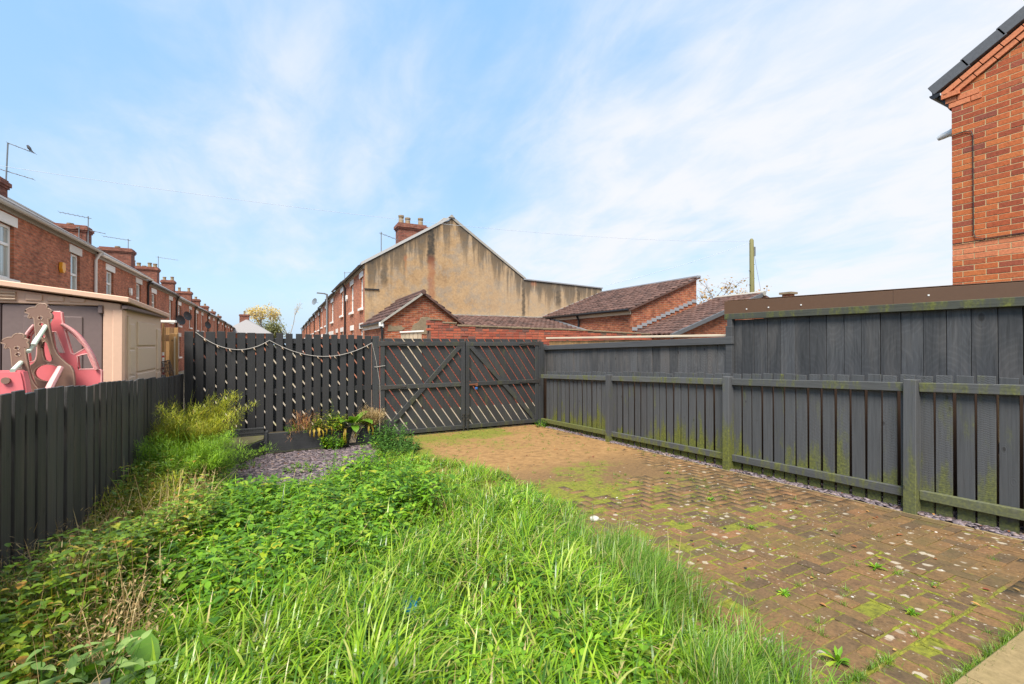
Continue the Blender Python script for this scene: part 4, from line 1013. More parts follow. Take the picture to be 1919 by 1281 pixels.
la = thing('lean_to', 'long low lean to with a red brown tiled roof behind the yard wall', 'outbuilding', (9, 18, -.4))
MB().prism([(5.92, -.4), (12.05, -.4), (12.05, 2.0), (5.92, 2.0)], 'y', 16.4, 19.92).build('wall', 'brick_outbuild', la)
o = place('tiled_roof', npmesh('tiled_roof', *tilesheet((5.95, 15.9, 1.93), (6.1, 0, 0), (0, 3.99, .88), 26, 11, .05, .06), M['tiles']), la); o['kind'] = 'stuff'
MB().prism([(15.85, 1.96), (19.9, 2.86), (19.9, 2.95), (15.85, 2.05)], 'x', 11.98, 12.06).build('lead_flashing', 'lead', la)
cb_ = MB()
for i in range(26): cb_.box((6.0 + i * .235, 19.86, 2.86), (.2, .12, .07), Matrix.Rotation(random.gauss(0, .1), 3, 'X'))
cb_.build('mortar_fillet', 'stone_grey', la)

lb = thing('lean_to', 'tall brick lean to with a steep single pitch tiled roof and black gutter', 'outbuilding', (13.9, 16.8, -.4))
MB().prism([(12.1, -.4), (15.66, -.4), (15.66, 4.24), (12.1, 2.86)], 'y', 13.5, 19.9).build('wall', 'brick_outbuild', lb)
o = place('tiled_roof', npmesh('tiled_roof', *tilesheet((11.92, 13.42, 2.84), (0, 6.5, 0), (3.86, 0, 1.50), 26, 12, .05, .055), M['tiles']), lb); o['kind'] = 'stuff'
MB().tube([(11.9, 13.45, 2.83), (11.9, 19.9, 2.83)], .055, 8).build('gutter', 'black_plastic', lb)
MB().box2((12.02, 13.5, 2.66), (12.08, 19.9, 2.79)).build('fascia', 'cream_wood', lb)
MB().tube([(11.92, 16.9, 2.8), (12.03, 16.9, 2.6), (12.03, 16.9, -.4)], .045, 8).build('downpipe', 'black_plastic', lb)
MB().prism([(13.4, 4.28), (19.95, 4.28), (19.95, 4.40), (13.4, 4.40)], 'x', 15.62, 15.82).build('ridge_flashing', 'lead', lb)
MB().prism([(11.9, 2.86), (15.8, 4.37), (15.8, 4.43), (11.9, 2.92)], 'y', 19.9, 19.99).build('lead_flashing', 'lead', lb)
MB().prism([(11.92, 2.78), (15.75, 4.27), (15.75, 4.34), (11.92, 2.85)], 'y', 13.40, 13.5).build('verge', 'tiles', lb)
fs = MB()
for i in range(14): fs.box((12.25 + i * .25, 13.49, 2.10 + i * .094), (.25, .03, .13))
fs.build('stepped_flashing', 'lead', lb)

lc = thing('garage', 'low brick garage with a tiled roof and dark verge beside the tall lean to', 'outbuilding', (14, 12, -.4))
MB().prism([(12.15, -.4), (16.6, -.4), (16.6, 3.3), (12.15, 1.83)], 'y', 11.5, 13.44).build('wall', 'brick_outbuild', lc)
o = place('tiled_roof', npmesh('tiled_roof', *tilesheet((12.0, 11.38, 1.84), (0, 2.1, 0), (4.9, 0, 1.66), 9, 16, .05, .055), M['tiles']), lc); o['kind'] = 'stuff'
MB().prism([(11.95, 1.72), (16.8, 3.36), (16.8, 3.50), (11.95, 1.86)], 'y', 11.3, 11.42).build('verge', 'verge_tile', lc)
MB().tube([(16.9, 11.3, 3.5), (16.9, 13.5, 3.5)], .1, 7).build('ridge_tile', 'stone_grey', lc)
MB().prism([(16.6, -.4), (20, -.4), (20, 2.4), (16.9, 3.42), (16.6, 3.3)], 'y', 11.5, 13.44).build('rear_wall', 'brick_outbuild', lc)
MB().prism([(16.8, 3.44), (20.2, 2.36), (20.2, 2.44), (16.8, 3.52)], 'y', 11.35, 13.5).build('rear_roof', 'tiles', lc)
o = thing('chimney_stack', 'small square brick chimney stack rising beyond the garage ridge', 'chimney', (22.8, 14, -.4))
m = MB().box2((22.62, 13.8, -.4), (23.0, 14.2, 4.02)); m.build('shaft', 'brick_outbuild', o); MB().box2((22.52, 13.7, 4.02), (23.1, 14.3, 4.12)).build('cap', 'cement_patch', o)

# telegraph pole, street lamp and overhead lines
tp = thing('telegraph_pole', 'greenish wooden telegraph pole standing beyond the right outbuildings', 'telegraph pole', (22.85, 16, -.4))
MB().tube([(22.9, 16, -.4), (22.86, 16, 4), (22.82, 16, 7.15), (22.81, 16, 7.25)], [.14, .125, .11, .05], 12).build('pole', 'pole_wood', tp, smooth=True)
MB().box((22.95, 15.95, 6.55), (.12, .12, .5)).build('junction_box', 'zinc', tp)
st = MB()
for i in range(8): st.box((22.83 + (.16 if i % 2 else -.16), 16, 3.2 + i * .38), (.16, .025, .025))
st.build('step_irons', 'dark_metal', tp)
def line(a, b, sag, r, label): tag(MB().tube(cat(a, b, sag, 40), r, 4).build('overhead_cable', 'thin_cable'), label, 'cable', 'overhead cables')
line((-8.9, 15.45, 5.95), (22.8, 16, 7.1),   .62, .0052, 'long thin cable crossing the whole sky from the left roofs to the pole')
line((22.78, 16, 7.05), (15.7, 19.5, 4.7), .12, .009, 'cable falling from the pole to the tan rear extension')
line((22.9, 16, 6.9), (25.5, 17, 3.2), .05, .01, 'short steep cable dropping on the right side of the pole')
lp = thing('street_lamp', 'grey street lamp with a short arm in front of the right terrace', 'street lamp', (2.2, 25.7, -.35))
MB().tube([(2.2, 25.7, -.35), (2.2, 25.7, .9), (2.2, 25.7, .95), (2.2, 25.7, 4.15)], [.09, .09, .055, .05], 10).build('column', 'zinc', lp, smooth=True)
MB().tube([(2.2, 25.7, 4.13), (2.05, 25.68, 4.17)], .035, 8).build('arm', 'zinc', lp); MB().box((1.9, 25.66, 4.175), (.40, .13, .06), Matrix.Rotation(.06, 3, 'Y')).build('lamp_head', 'zinc', lp, bevel=.015)

# big aerial on the nearest chimney, with a bird
ta = thing('tv_aerial', 'tall television aerial with two arms on the nearest left chimney', 'aerial', (-8.44, 21.95, 6.9))
MB().tube([(-8.47, 21.95, 6.85), (-8.42, 21.95, 8.50)], .022, 6).build('mast', 'zinc', ta)
for k, (p, d, n) in enumerate((((-8.42, 21.95, 8.49), (.66, .1, -.2), 4), ((-8.75, 21.95, 7.58), (.95, .1, -.22), 6))):
    m = MB(); p = Vector(p); d = Vector(d); m.tube([p, p + d], .014, 5)
    for j in range(n): q = p + d * (j / (n - 1)); m.tube([q + Vector((0, -.12, 0)), q + Vector((0, .12, 0))], .006, 4)
    m.build('arm', 'zinc', ta)
MB().tube([(-8.75, 21.9, 6.98), (-8.46, 21.93, 6.98)], .018, 5).tube([(-8.75, 21.9, 7.1), (-8.46, 21.93, 7.1)], .018, 5).build('bracket', 'zinc', ta)
bd = thing('bird', 'small dark bird perched on the upper arm of the tall aerial', 'bird', (-7.9, 22.03, 8.34))
m = MB(); m.tube([(-7.83, 22.0, 8.34), (-7.86, 22.01, 8.37), (-7.90, 22.02, 8.43), (-7.935, 22.03, 8.49), (-7.955, 22.035, 8.525), (-7.985, 22.04, 8.53)], [.012, .03, .052, .042, .032, .006], 9)
m.tube([(-7.84, 22.0, 8.36), (-7.79, 21.99, 8.29), (-7.77, 21.985, 8.27)], [.02, .018, .012], 6); m.build('body', 'bird', bd, smooth=True)
MB().tube([(-7.9, 22.01, 8.40), (-7.9, 22.01, 8.335)], .005, 4).tube([(-7.9, 22.05, 8.40), (-7.9, 22.05, 8.335)], .005, 4).build('legs', 'dark_metal', bd)

# far house with hipped roof at the end of the lane
fh = thing('far_house', 'far house with a pale grey hipped roof at the end of the lane', 'house', (-4.3, 78, -.4))
MB().box2((-7.2, 75.5, -.4), (-1.4, 82, 3.2)).build('wall', 'brick_terrace_far', fh)
MB().add([(-7.6, 75.2, 3.1), (-1.0, 75.2, 3.1), (-1.0, 82.3, 3.1), (-7.6, 82.3, 3.1), (-4.5, 78.2, 5.2), (-4.1, 79, 5.2)], [(0, 1, 4), (1, 2, 5, 4), (2, 3, 5), (3, 0, 4, 5), (0, 3, 2, 1)]).build('roof', 'slate_roof_far', fh)
chimney(fh, (-4.75, 79.0), 1.25, .8, 3.5, 6.0, [0, .5, 0], 'brick_chimney')

def tree(name, label, base, h, cr, leafn, leafs, mat, seed, trunk_r=.12, spread=.5, group=None, twigs=True, crown=(.6, 1.)):
    rd = random.Random(seed); o = thing(name, label, 'tree' if h > 3 else 'bush', base, group); m = MB(); tips = []
    def grow(p, d, l, r, lv):
        q = p + d * l; m.tube([p, (p + q) / 2 + Vector((rd.gauss(0, .03), rd.gauss(0, .03), 0)) * l, q], [r, r * .85, r * .65], 5 if lv < 2 else 3, cap=False)
        if lv >= 4 or r < .006: tips.append(q); return
        for _ in range(3 if lv < 3 else 2):
            nd = (d + Vector((rd.gauss(0, spread), rd.gauss(0, spread), rd.gauss(.12, .25)))).normalized(); grow(q, nd, l * rd.uniform(.6, .82), r * .62, lv + 1)
        tips.append(q)
    grow(Vector(base), Vector((rd.gauss(0, .04), rd.gauss(0, .04), 1)).normalized(), h * .34, trunk_r, 0)
    m.build('trunk', 'bark_pale' if base[1] > 60 else 'bark', o)
    if leafn:
        T = np.array([tuple(t) for t in tips]); T = T[T[:, 2] > base[2] + h * (1 - crown[0]) * 1.0] if len(T) else T
        if len(T) == 0: T = np.array([tuple(t) for t in tips])
        i = np.random.default_rng(seed).integers(0, len(T), leafn); P = T[i] + np.random.default_rng(seed + 1).normal(0, cr, (leafn, 3))
        plantpart('crown', leaves(P, U(0, 6.28, leafn), U(-.8, .8, leafn), U(leafs * .6, leafs * 1.3, leafn), U(leafs * .5, leafs, leafn), U(0, 1, leafn)), mat, o)
    return o
tree('autumn_tree', 'far tree with thin yellow autumn leaves beyond the hipped roof', (-2.3, 92, -.4), 8.4, .38, 1500, .30, 'autumn', 5, .2, .42, crown=(.45, 1))
tree('bare_tree', 'far slender leafless tree right of the yellow tree', (1.7, 92, -.4), 9.6, .3, 140, .2, 'autumn', 9, .13, .30)
tree('green_bush', 'far green rounded bush below the yellow tree', (-1.9, 88, -.4), 4.6, .75, 2600, .35, 'treegreen', 12, .15, .5, crown=(.85, 1))
tree('sparse_tree', 'sparse tree with a few orange leaves left of the telegraph pole', (33, 26, -.4), 7.6, .25, 600, .22, 'autumn_rust', 21, .1, .5)
tree('sparse_tree', 'sparse tree with a few orange leaves right of the telegraph pole', (37.8, 27, -.4), 7.4, .22, 220, .2, 'autumn_rust', 33, .09, .5)

# ================================================================== NEIGHBOUR'S GARDEN ON THE LEFT
sh = thing('plastic_shed', 'beige plastic garden shed with brown double doors behind the left fence', 'shed', (-2.6, 7.4, -.25))
YS, XS = 6.5, -1.585
MB().prism([(XS, -.25), (-1.735, -.25), (-1.735, 1.925), (-3.35, 1.925), (-3.35, -.25), (-3.6, -.25), (-3.6, 1.95), (-2.55, 2.08), (XS, 1.95)], 'y', YS, YS + .06).build('front_wall', 'beige', sh, bevel=.006)
for a, b in ((-2.535, -1.745), (-3.34, -2.545)):
    d = MB().box2((a, YS + .015, -.2), (b, YS + .05, 1.915)).build('door', 'taupe', sh, bevel=.006)
    for c0, c1, z0, z1 in ((a + .16, b - .16, .95, 1.80), (a + .16, b - .16, -.05, .8)):
        MB().prism([(c0, z0), (c1, z0), (c1, z1), (c0, z1)], 'y', YS + .004, YS + .02).build('panel', 'taupe', d, bevel=.008)
MB().box2((-1.775, YS - .02, 1.84), (-1.735, YS + .02, 1.93)).build('hinge', 'taupe', sh, bevel=.006)
for i, x in enumerate((-2.29, -2.12, -1.95)): MB().prism([(x - .065, 1.955), (x + .065, 1.955), (x + .065, 2.02 - i * .014), (x - .065, 2.035 - i * .014)], 'y', YS - .012, YS + .01).build('panel', 'beige', sh, bevel=.004)
for i in range(3): MB().box((-2.52, YS - .012, 1.968 + i * .034), (.19, .03, .014), Matrix.Rotation(.5, 3, 'X')).build('louvre', 'beige_light', sh)
rt = lambda x: 2.095 - abs(x + 2.55) * .125
rf = MB()
for s_ in (-1, 1):
    a, b = -2.55, -2.55 + s_ * 1.06
    vs = [(a, YS - .09, rt(a) + .0), (b, YS - .09, rt(b)), (b, 8.5, rt(b) - .06), (a, 8.5, rt(a) - .06)]
    vs2 = [(v[0], v[1], v[2] + .06) for v in vs]
    rf.add(vs + vs2, [(0, 1, 2, 3), (7, 6, 5, 4), (0, 4, 5, 1), (1, 5, 6, 2), (2, 6, 7, 3), (3, 7, 4, 0)])
rf.build('roof', 'beige', sh, bevel=.008)
MB().box2((XS + .02, YS - .05, 1.89), (XS + .075, 8.47, 1.935)).build('gutter', 'taupe', sh, bevel=.008)
sw = MB().box2((XS - .05, YS + .06, -.25), (XS, 8.42, 1.93)).build('side_wall', 'beige_light', sh, bevel=.004)
MB().prism([(YS - .01, -.25), (YS + .10, -.25), (YS + .10, 1.9), (YS - .01, 1.9)], 'x', XS - .08, XS + .035).build('corner_post', 'beige', sh, bevel=.02)
MB().prism([(6.72, -.2), (6.98, -.2), (6.98, 1.80), (6.72, 1.83)], 'x', XS - .02, XS + .022).build('panel', 'beige_light', sh, bevel=.008)
for i in range(6): MB().box2((XS - .02, 6.755, -.1 + i * .31), (XS + .03, 6.94, .19 + i * .31)).build('panel', 'beige_light', sh, bevel=.008)
for i in range(6):
    z0 = -.14 + i * .325
    MB().prism([(7.14, z0), (8.08 - i * .0, z0), (8.08 - .012 * i, z0 + .30), (7.14, z0 + .30)], 'x', XS - .02, XS + .018).build('panel', 'beige_light', sh, bevel=.008)
for i in range(3): MB().prism([(8.16, -.1 + i * .62), (8.36, -.1 + i * .62), (8.36, .48 + i * .62), (8.14, .48 + i * .62)], 'x', XS - .02, XS + .018).build('panel', 'beige_light', sh, bevel=.008)
MB().box2((-3.6, YS + .06, -.25), (-3.55, 8.42, 1.95)).build('side_wall', 'beige_light', sh); MB().box2((-3.6, 8.36, -.25), (XS, 8.42, 1.95)).build('back_wall', 'beige_light', sh)

# pink climbing toy
def zt(u, v, s=1., x=0., z=0.):
    return ((-2.16148 + .000611215 * u + 3.25e-6 * v) * s + x, (2.00443 - 7.558e-7 * u - .000824175 * v - 1.5) * s + 1.5 + z)
def plate(name, outer, holes, y, th, mat, parent, rnd=.006):
    bm = bmesh.new(); edges = []
    for lp_ in [outer] + holes:
        vs = [bm.verts.new((p[0], y, p[1])) for p in lp_]; edges += [bm.edges.new((vs[i], vs[(i + 1) % len(vs)])) for i in range(len(vs))]
    bmesh.ops.triangle_fill(bm, edges=edges, use_beauty=True)
    r = bmesh.ops.extrude_face_region(bm, geom=list(bm.faces)); bmesh.ops.translate(bm, verts=[v for v in r['geom'] if isinstance(v, bmesh.types.BMVert)], vec=(0, th, 0))
    bmesh.ops.recalc_face_normals(bm, faces=bm.faces); bmesh.ops.dissolve_limit(bm, angle_limit=.02, verts=bm.verts, edges=bm.edges)
    if rnd: bmesh.ops.bevel(bm, geom=[e_ for e_ in bm.edges if len(e_.link_faces) == 2 and e_.calc_face_angle(0) > .8], offset=rnd, segments=2, affect='EDGES', clamp_overlap=True)
    c = Vector((outer[0][0], y, outer[0][1]))
    for v in bm.verts: v.co -= c
    me = bpy.data.meshes.new(name); bm.to_mesh(me); bm.free(); me.materials.append(M[mat]); return place(name, me, parent, c)
def ell(cx, cy, rx, ry, n=16): return [(cx + rx * math.cos(2 * math.pi * k / n), cy + ry * math.sin(2 * math.pi * k / n)) for k in range(n)]
ty = thing('play_frame', 'pink and brown plastic play frame with palm shaped panels before the shed doors', 'toy', (-1.9, 5.5, -.2))
PALM = [(268, 262), (278, 246), (292, 232), (318, 220), (345, 214), (380, 212), (386, 198), (396, 187), (412, 177), (432, 172), (456, 171), (482, 175), (498, 184), (502, 196), (495, 222), (515, 223), (534, 230), (547, 244), (546, 256), (530, 262), (545, 283), (552, 305), (548, 330), (530, 336), (512, 326), (516, 380), (525, 440), (538, 510), (552, 580), (572, 650), (600, 710), (640, 760), (700, 815), (755, 855), (785, 910), (800, 1000), (802, 1300), (398, 1300), (400, 1060), (372, 990), (345, 915), (325, 862), (330, 838), (372, 806), (390, 770), (398, 720), (402, 640), (392, 570), (378, 490), (370, 400), (364, 335), (345, 318), (326, 322), (312, 336), (300, 328), (304, 305), (315, 285), (292, 278), (272, 272)]
HOLES = [ell(430, 328, 30, 20), ell(440, 395, 30, 20), ell(460, 525, 28, 22), [(452, 590), (480, 575), (508, 600), (528, 660), (546, 720), (560, 780), (540, 803), (505, 800), (472, 782), (455, 730), (446, 660)], ell(510, 920, 150, 94, 24)]
for (dx_, dz_, s_, y_) in ((0, 0, 1., 5.36), (-245, 325, 1.0, 5.20)):
    f_ = lambda p: zt(p[0] + dx_, p[1] + dz_, y_ / 5.5)
    plate('palm_panel', [f_(p) for p in PALM], [[f_(p) for p in h] for h in HOLES], y_, .05, 'toy_brown', ty, .008)
FR = [(255, 2600), (250, 880), (254, 700), (264, 560), (282, 515), (302, 478), (335, 435), (372, 398), (450, 350), (530, 330), (530, 265), (540, 253), (640, 251), (655, 262), (664, 330), (672, 388), (705, 400), (760, 432), (812, 470), (862, 518), (905, 570), (950, 635), (985, 690), (1018, 750), (1048, 820), (1075, 892), (1100, 898), (1110, 915), (1112, 2600)]
FH = [[(548, 475), (603, 475), (695, 705), (612, 708), (575, 640)], [(690, 440), (735, 462), (785, 500), (830, 545), (870, 590), (922, 655), (860, 690), (800, 722), (768, 710), (748, 650)], [(832, 745), (890, 725), (952, 715), (985, 790), (1012, 850), (1030, 888), (848, 888)], [(310, 525), (372, 445), (392, 560), (396, 640), (390, 740), (372, 790), (310, 800), (300, 700)], ell(590, 990, 48, 24, 12)]
plate('pink_frame', [zt(*p) for p in FR], [[zt(*p) for p in h] for h in FH], 5.5, .06, 'pink', ty, .010)
def rim(loops, y, r, mat):  # thin paler tubes along the toy's edges, edge highlights put into the colour
    for lp_ in loops: MB().tube([(p[0], y, p[1]) for p in lp_ + lp_[:2]], r, 5, cap=False).build('rim', mat, ty, smooth=True)
rim([[zt(*p) for p in FR]] + [[zt(*p) for p in h] for h in FH], 5.503, .0065, 'pink_pale')
for (dx_, dz_, y_) in ((0, 0, 5.36), (-245, 325, 5.20)): rim([[zt(p[0] + dx_, p[1] + dz_, y_ / 5.5) for p in h] for h in [PALM] + HOLES], y_ + .003, .0055, 'toy_edge_glint')
arc = [(668, 392), (705, 405), (758, 438), (808, 476), (856, 522), (898, 574), (942, 640), (976, 694), (1008, 754), (1038, 824), (1062, 896)]
m = MB(); ap = [(zt(*p)[0], 5.485, zt(*p)[1]) for p in arc]; m.tube(ap, .011, 8)
for i in range(len(ap) - 1):
    for t in (.1, .3, .5, .7, .9):
        a_, b_ = Vector(ap[i]), Vector(ap[i + 1]); c_ = a_.lerp(b_, t); d_ = (b_ - a_).normalized() * .0035; m.tube([c_ - d_, c_ + d_], .0145, 8)
m.build('ribbed_arch', 'pink_pale', ty)
m = MB(); ap = [(zt(*p)[0], 5.485, zt(*p)[1]) for p in ((372, 405), (340, 440), (306, 484), (285, 522), (270, 565))]; m.tube(ap, .012, 8); m.build('ribbed_arch', 'pink_pale', ty)
for a_, b_ in (((548, 320), (360, 620)), ((455, 462), (305, 690)), ((232, 800), (140, 892))):
    pa, pb = zt(*a_), zt(*b_); ya, yb = (5.45, 5.2) if a_[0] != 232 else (5.22, 4.95)
    k1, k2 = ya / 5.5, yb / 5.5
    MB().tube([(pa[0] * k1, ya, 1.5 + (pa[1] - 1.5) * k1), (pb[0] * k2, yb, 1.5 + (pb[1] - 1.5) * k2)], .0165, 12).build('bar', 'mint', ty, smooth=True)
BX = [(-180, 890), (225, 890), (240, 905), (265, 1010), (285, 1150), (285, 2600), (-180, 2600)]
k1 = 4.95 / 5.5
plate('pink_side', [((zt(*p)[0]) * k1, 1.5 + (zt(*p)[1] - 1.5) * k1) for p in BX], [], 4.95, .10, 'pink', ty, .012)
c_ = zt(80, 992); MB().tube([(c_[0] * k1, 4.93, 1.5 + (c_[1] - 1.5) * k1), (c_[0] * k1, 4.955, 1.5 + (c_[1] - 1.5) * k1)], .026, 12).build('bolt', 'toy_brown', ty)
p0, p1 = zt(760, 850), zt(680, 1200); m = MB(); m.tube([(p0[0], 5.30, p0[1]), ((p0[0] + p1[0]) / 2 - .012, 5.22, (p0[1] + p1[1]) / 2), (p1[0], 5.1, p1[1])], [.022, .026, .03], 8); m.build('slide_edge', 'pink_pale', ty, smooth=True)
p0, p1 = zt(250, 1060), zt(450, 1120); m = MB(); m.tube([(p0[0] * .94, 5.05, p0[1]), ((p0[0] + p1[0]) / 2 * .94, 5.05, p0[1] - .01), (p1[0] * .94, 5.05, p1[1] - .02)], .022, 8); m.build('ribbed_arch', 'pink_pale', ty)

# raw timber fence, striped pole, wire cage and bucket
tfc = thing('timber_fence', 'raw brown timber fence end between the beige shed and the black back fence', 'fence', (-1.55, 8.85, -.3))
for i in range(4): board('board', tfc, (-1.66 + i * .055, 9.02, .72), (.052, .02, 2.1), 'raw_wood' if i % 2 else 'old_brown_wood')
board('post', tfc, (-1.475, 8.72, .66), (.105, .09, 2.02), 'raw_wood', bevel=.004)
board('rail', tfc, (-1.62, 8.76, 1.60), (.24, .05, .10), 'old_brown_wood'); board('cap', tfc, (-1.56, 8.8, 1.86), (.2, .12, .035), 'white_paint')
for i in range(7): board('sleeper', tfc, (-1.475, 8.84, .1 + i * .2), (.06, .05, .19), 'raw_wood_y')
board('stake', tfc, (-1.455, 8.66, .62), (.018, .02, 2.0), 'bare_stake')
sp = thing('striped_pole', 'thin white pole with red bands leaning by the raw timber fence', 'pole', (-1.59, 8.6, -.25))
MB().tube([(-1.59, 8.6, -.25), (-1.588, 8.6, 1.38)], .014, 8).build('white_length', 'white_paint', sp); MB().tube([(-1.588, 8.6, 1.38), (-1.586, 8.6, 1.82)], .0145, 8).build('red_length', 'raw_wood', sp)
for z in (1.30, 1.12, 1.04): MB().tube([(-1.588, 8.6, z), (-1.588, 8.6, z + .03)], .0152, 8).build('red_band', 'red_paint', sp)
wc = thing('wire_cage', 'rusty wire mesh cage tilted behind the far end of the left fence', 'cage', (-1.66, 8.5, .95))
m = MB(); A, B, C_, D_ = Vector((-1.90, 8.5, 1.14)), Vector((-1.66, 8.55, 1.22)), Vector((-1.49, 8.5, 1.26)), Vector((-1.43, 8.45, 1.09)); dn = Vector((.05, 0, -.26))
for i in range(8):
    t = i / 7
    for (p, q) in ((A, B), (B, C_)):
        a_ = p.lerp(q, t); m.tube([a_, a_ + dn], .0035, 4)
for i in range(6):
    t = i / 5
    for (p, q) in ((A, B), (B, C_)): m.tube([p + dn * t, q + dn * t], .0035 if i else .007, 4)
for i in range(9):
    t = i / 8; m.tube([B.lerp(C_, t), (B + Vector((.06, -.1, -.2))).lerp(D_, t)], .0035, 4); m.tube([B.lerp(B + Vector((.06, -.1, -.2)), t), C_.lerp(D_, t)], .0035, 4)
m.build('mesh', 'wire', wc)
m = MB()
for p in (A, B, C_, D_): m.tube([p, Vector((p.x, p.y, -.25))], .006, 5)
m.build('leg', 'wire', wc)
bk = thing('bucket', 'black rimmed pale bucket beside the wire cage', 'bucket', (-1.87, 8.3, -.25))
MB().lathe((-1.84, 8.3, .75), [(.07, -1.0), (.085, 0), (.085, .24)], 12).build('body', 'stone_grey', bk, smooth=True); MB().lathe((-1.84, 8.3, .98), [(.092, 0), (.092, .045), (.06, .06)], 12).build('rim', 'black_plastic', bk, smooth=True)

# ================================================================== PLANTS
def gzv(y): return .04 - .04 * np.clip(y, 0, 9.2)
def in_view(x, y):
    d = x * FW[0] + y * FW[1]; l = x * FW[1] - y * FW[0]
    return d, np.abs(l) < d * 1.25 + .4
def scatter(n, x0, x1, y0, y1, keep):
    out = np.zeros((0, 2))
    while len(out) < n:
        x, y = U(x0, x1, n * 3), U(y0, y1, n * 3); k = rng.random(n * 3) < keep(x, y); out = np.concatenate([out, np.stack([x, y], 1)[k]])
    return out[:n]
def smooth(v, a, b): t = np.clip((v - a) / (b - a), 0, 1); return t * t * (3 - 2 * t)
_ph = rng.uniform(0, 6.28, (8, 3)); _fr = rng.normal(0, 1, (8, 2))
def patch(x, y, f, o=0):                        # smooth random field 0..1
    v = 0
    for i in range(8): v = v + np.sin(f * (x * _fr[i, 0] + y * _fr[i, 1]) + _ph[i, o])
    return .5 + v / 8
lowv = lambda x: np.interp(x, [-1.4, -.42, .22, 1.0, 1.45, 1.7, 2.2], [6.1, 5.75, 5.75, 6.35, 7.0, 7.0, 6.6])
edgev = lambda y: np.interp(y, [-1, .5, 1.16, 1.7, 2.7, 3.75, 5, 5.9, 6.8, 7.2, 7.9, 8.6], [1.48, 1.60, 1.77, 1.98, 2.22, 2.52, 2.58, 2.34, 1.92, 1.7, 1.6, 1.55])
def weedy(x, y):                                # 1 where broad leaved weeds crowd out the grass
    a = smooth(y - (3.0 + .55 * x), -.1, .9) * smooth(y, 2.8, 3.8) * (1 - smooth(x, .9, 1.75))
    b = smooth(-x, .45, .95) * smooth(y, 2.9, 3.8)
    c = .75 * smooth(patch(x, y, 2.2), .55, .7) * (1 - smooth(x, .9, 1.6)) * smooth(y, 2.8, 3.6)
    return np.clip(np.maximum(np.maximum(a, b), c), 0, 1)
def lawn_ok(x, y): return (x < edgev(y) + .08 * np.sin(y * 7.3) + .06 * np.sin(y * 17.) + .14 * (patch(x, y, 9., 2) - .5)) & (y < lowv(x) + .1) & (x > -1.36)
def dens(x, y): d, v = in_view(x, y); return np.clip(2.3 / np.maximum(d, 1.6), 0, 1) ** 1.35 * np.where(v & (d > .9), 1., .12)

# lawn grass: long soft blades leaning over to the right and towards the camera
xy = scatter(40000, -1.36, 2.75, .2, 7.4, lambda x, y: lawn_ok(x, y) * dens(x, y) * (1 - .72 * weedy(x, y)) * (.18 + .82 * smooth(patch(x, y, 5.5, 1), .36, .54)))
x, y = xy.T; n = len(x)
az = rng.normal(.55, 1.25, n) - .6 * patch(x, y, 2.5, 2); hgt = .66 + .62 * patch(x, y, 3.6, 0)
near_edge = smooth(edgev(y) - x, .0, .35)
L = U(.12, .36, n) * hgt * (.55 + .45 * near_edge); W_ = U(.0055, .0165, n) * (.88 + .3 * smooth(3.2 - y, 0, 2))
geo = blades(np.stack([x, y, gzv(y) - .05], 1), az, L + .04, W_, np.abs(rng.normal(.2, .2, n)), np.clip(rng.normal(2.15, .7, n), .4, 3.3), 7)
xy = scatter(26000, -1.36, 2.75, .2, 7.4, lambda x, y: lawn_ok(x, y) * dens(x, y) * (1 - .6 * weedy(x, y))); x, y = xy.T; n2 = len(x)
geo2 = blades(np.stack([x, y, gzv(y) - .05], 1), U(0, 6.28, n2), U(.05, .16, n2) + .03, U(.002, .005, n2), np.abs(rng.normal(.3, .25, n2)), U(.2, 1.6, n2), 4)
o = place('lawn_grass', npmesh('lawn_grass', *joined([geo, geo2]), M['grass'], True)); tag(o, 'bright overgrown lawn grass flopping over in front of the camera', 'grass', kind='stuff')

# darker finer grass along the edge of the paving
def edge_keep(x, y): d, v = in_view(x, y); return (np.abs(x - edgev(y) + .08) < .15 + .1 * patch(x, y, 4)) * (y < 3.3 + .0 * x) * np.clip(2.2 / np.maximum(d, 1.5), 0, 1) * smooth(patch(x, y, 7., 1), .36, .58)
xy = scatter(8200, 1.2, 2.9, .6, 3.4, edge_keep); x, y = xy.T; n = len(x)
geo = blades(np.stack([x, y, gzv(y) - .03], 1), rng.normal(-.1, .9, n), U(.12, .36, n), U(.003, .0065, n), np.abs(rng.normal(.3, .2, n)), U(.4, 2.1, n), 6)
o = place('edge_grass', npmesh('edge_grass', *geo, M['grass_dark'], True)); tag(o, 'fine dark green grass tufts spilling over the edge of the block paving', 'grass', kind='stuff')

# straw and bent stalks among the grass
xy = scatter(1500, -1.36, 2.8, 1., 7., lambda x, y: lawn_ok(x, y) * dens(x, y) * np.maximum(.25, smooth(-x, .2, .9))); x, y = xy.T; n = len(x)
geo = blades(np.stack([x, y, gzv(y) - .02], 1), U(0, 6.28, n), U(.14, .42, n), U(.0018, .004, n), U(.3, 1.1, n), U(-.2, 1.1, n), 5, 6)
ex = np.array([[2.13, 2.0], [2.16, 2.02], [2.12, 2.03], [2.2, 1.98], [2.06, 2.25], [2.3, 2.2], [2.1, 2.1]]); m_ = len(ex)
geo2 = blades(np.stack([ex[:, 0], ex[:, 1], gzv(ex[:, 1])], 1), U(-1, 3, m_), U(.25, .42, m_), U(.003, .0042, m_), U(.05, .3, m_), U(0, .3, m_), 5, 6)
o = place('dry_straw', npmesh('dry_straw', *joined([geo, geo2]), M['drystem'], True)); tag(o, 'pale dry straw and seed stalks mixed through the lawn', 'dry grass', kind='stuff')

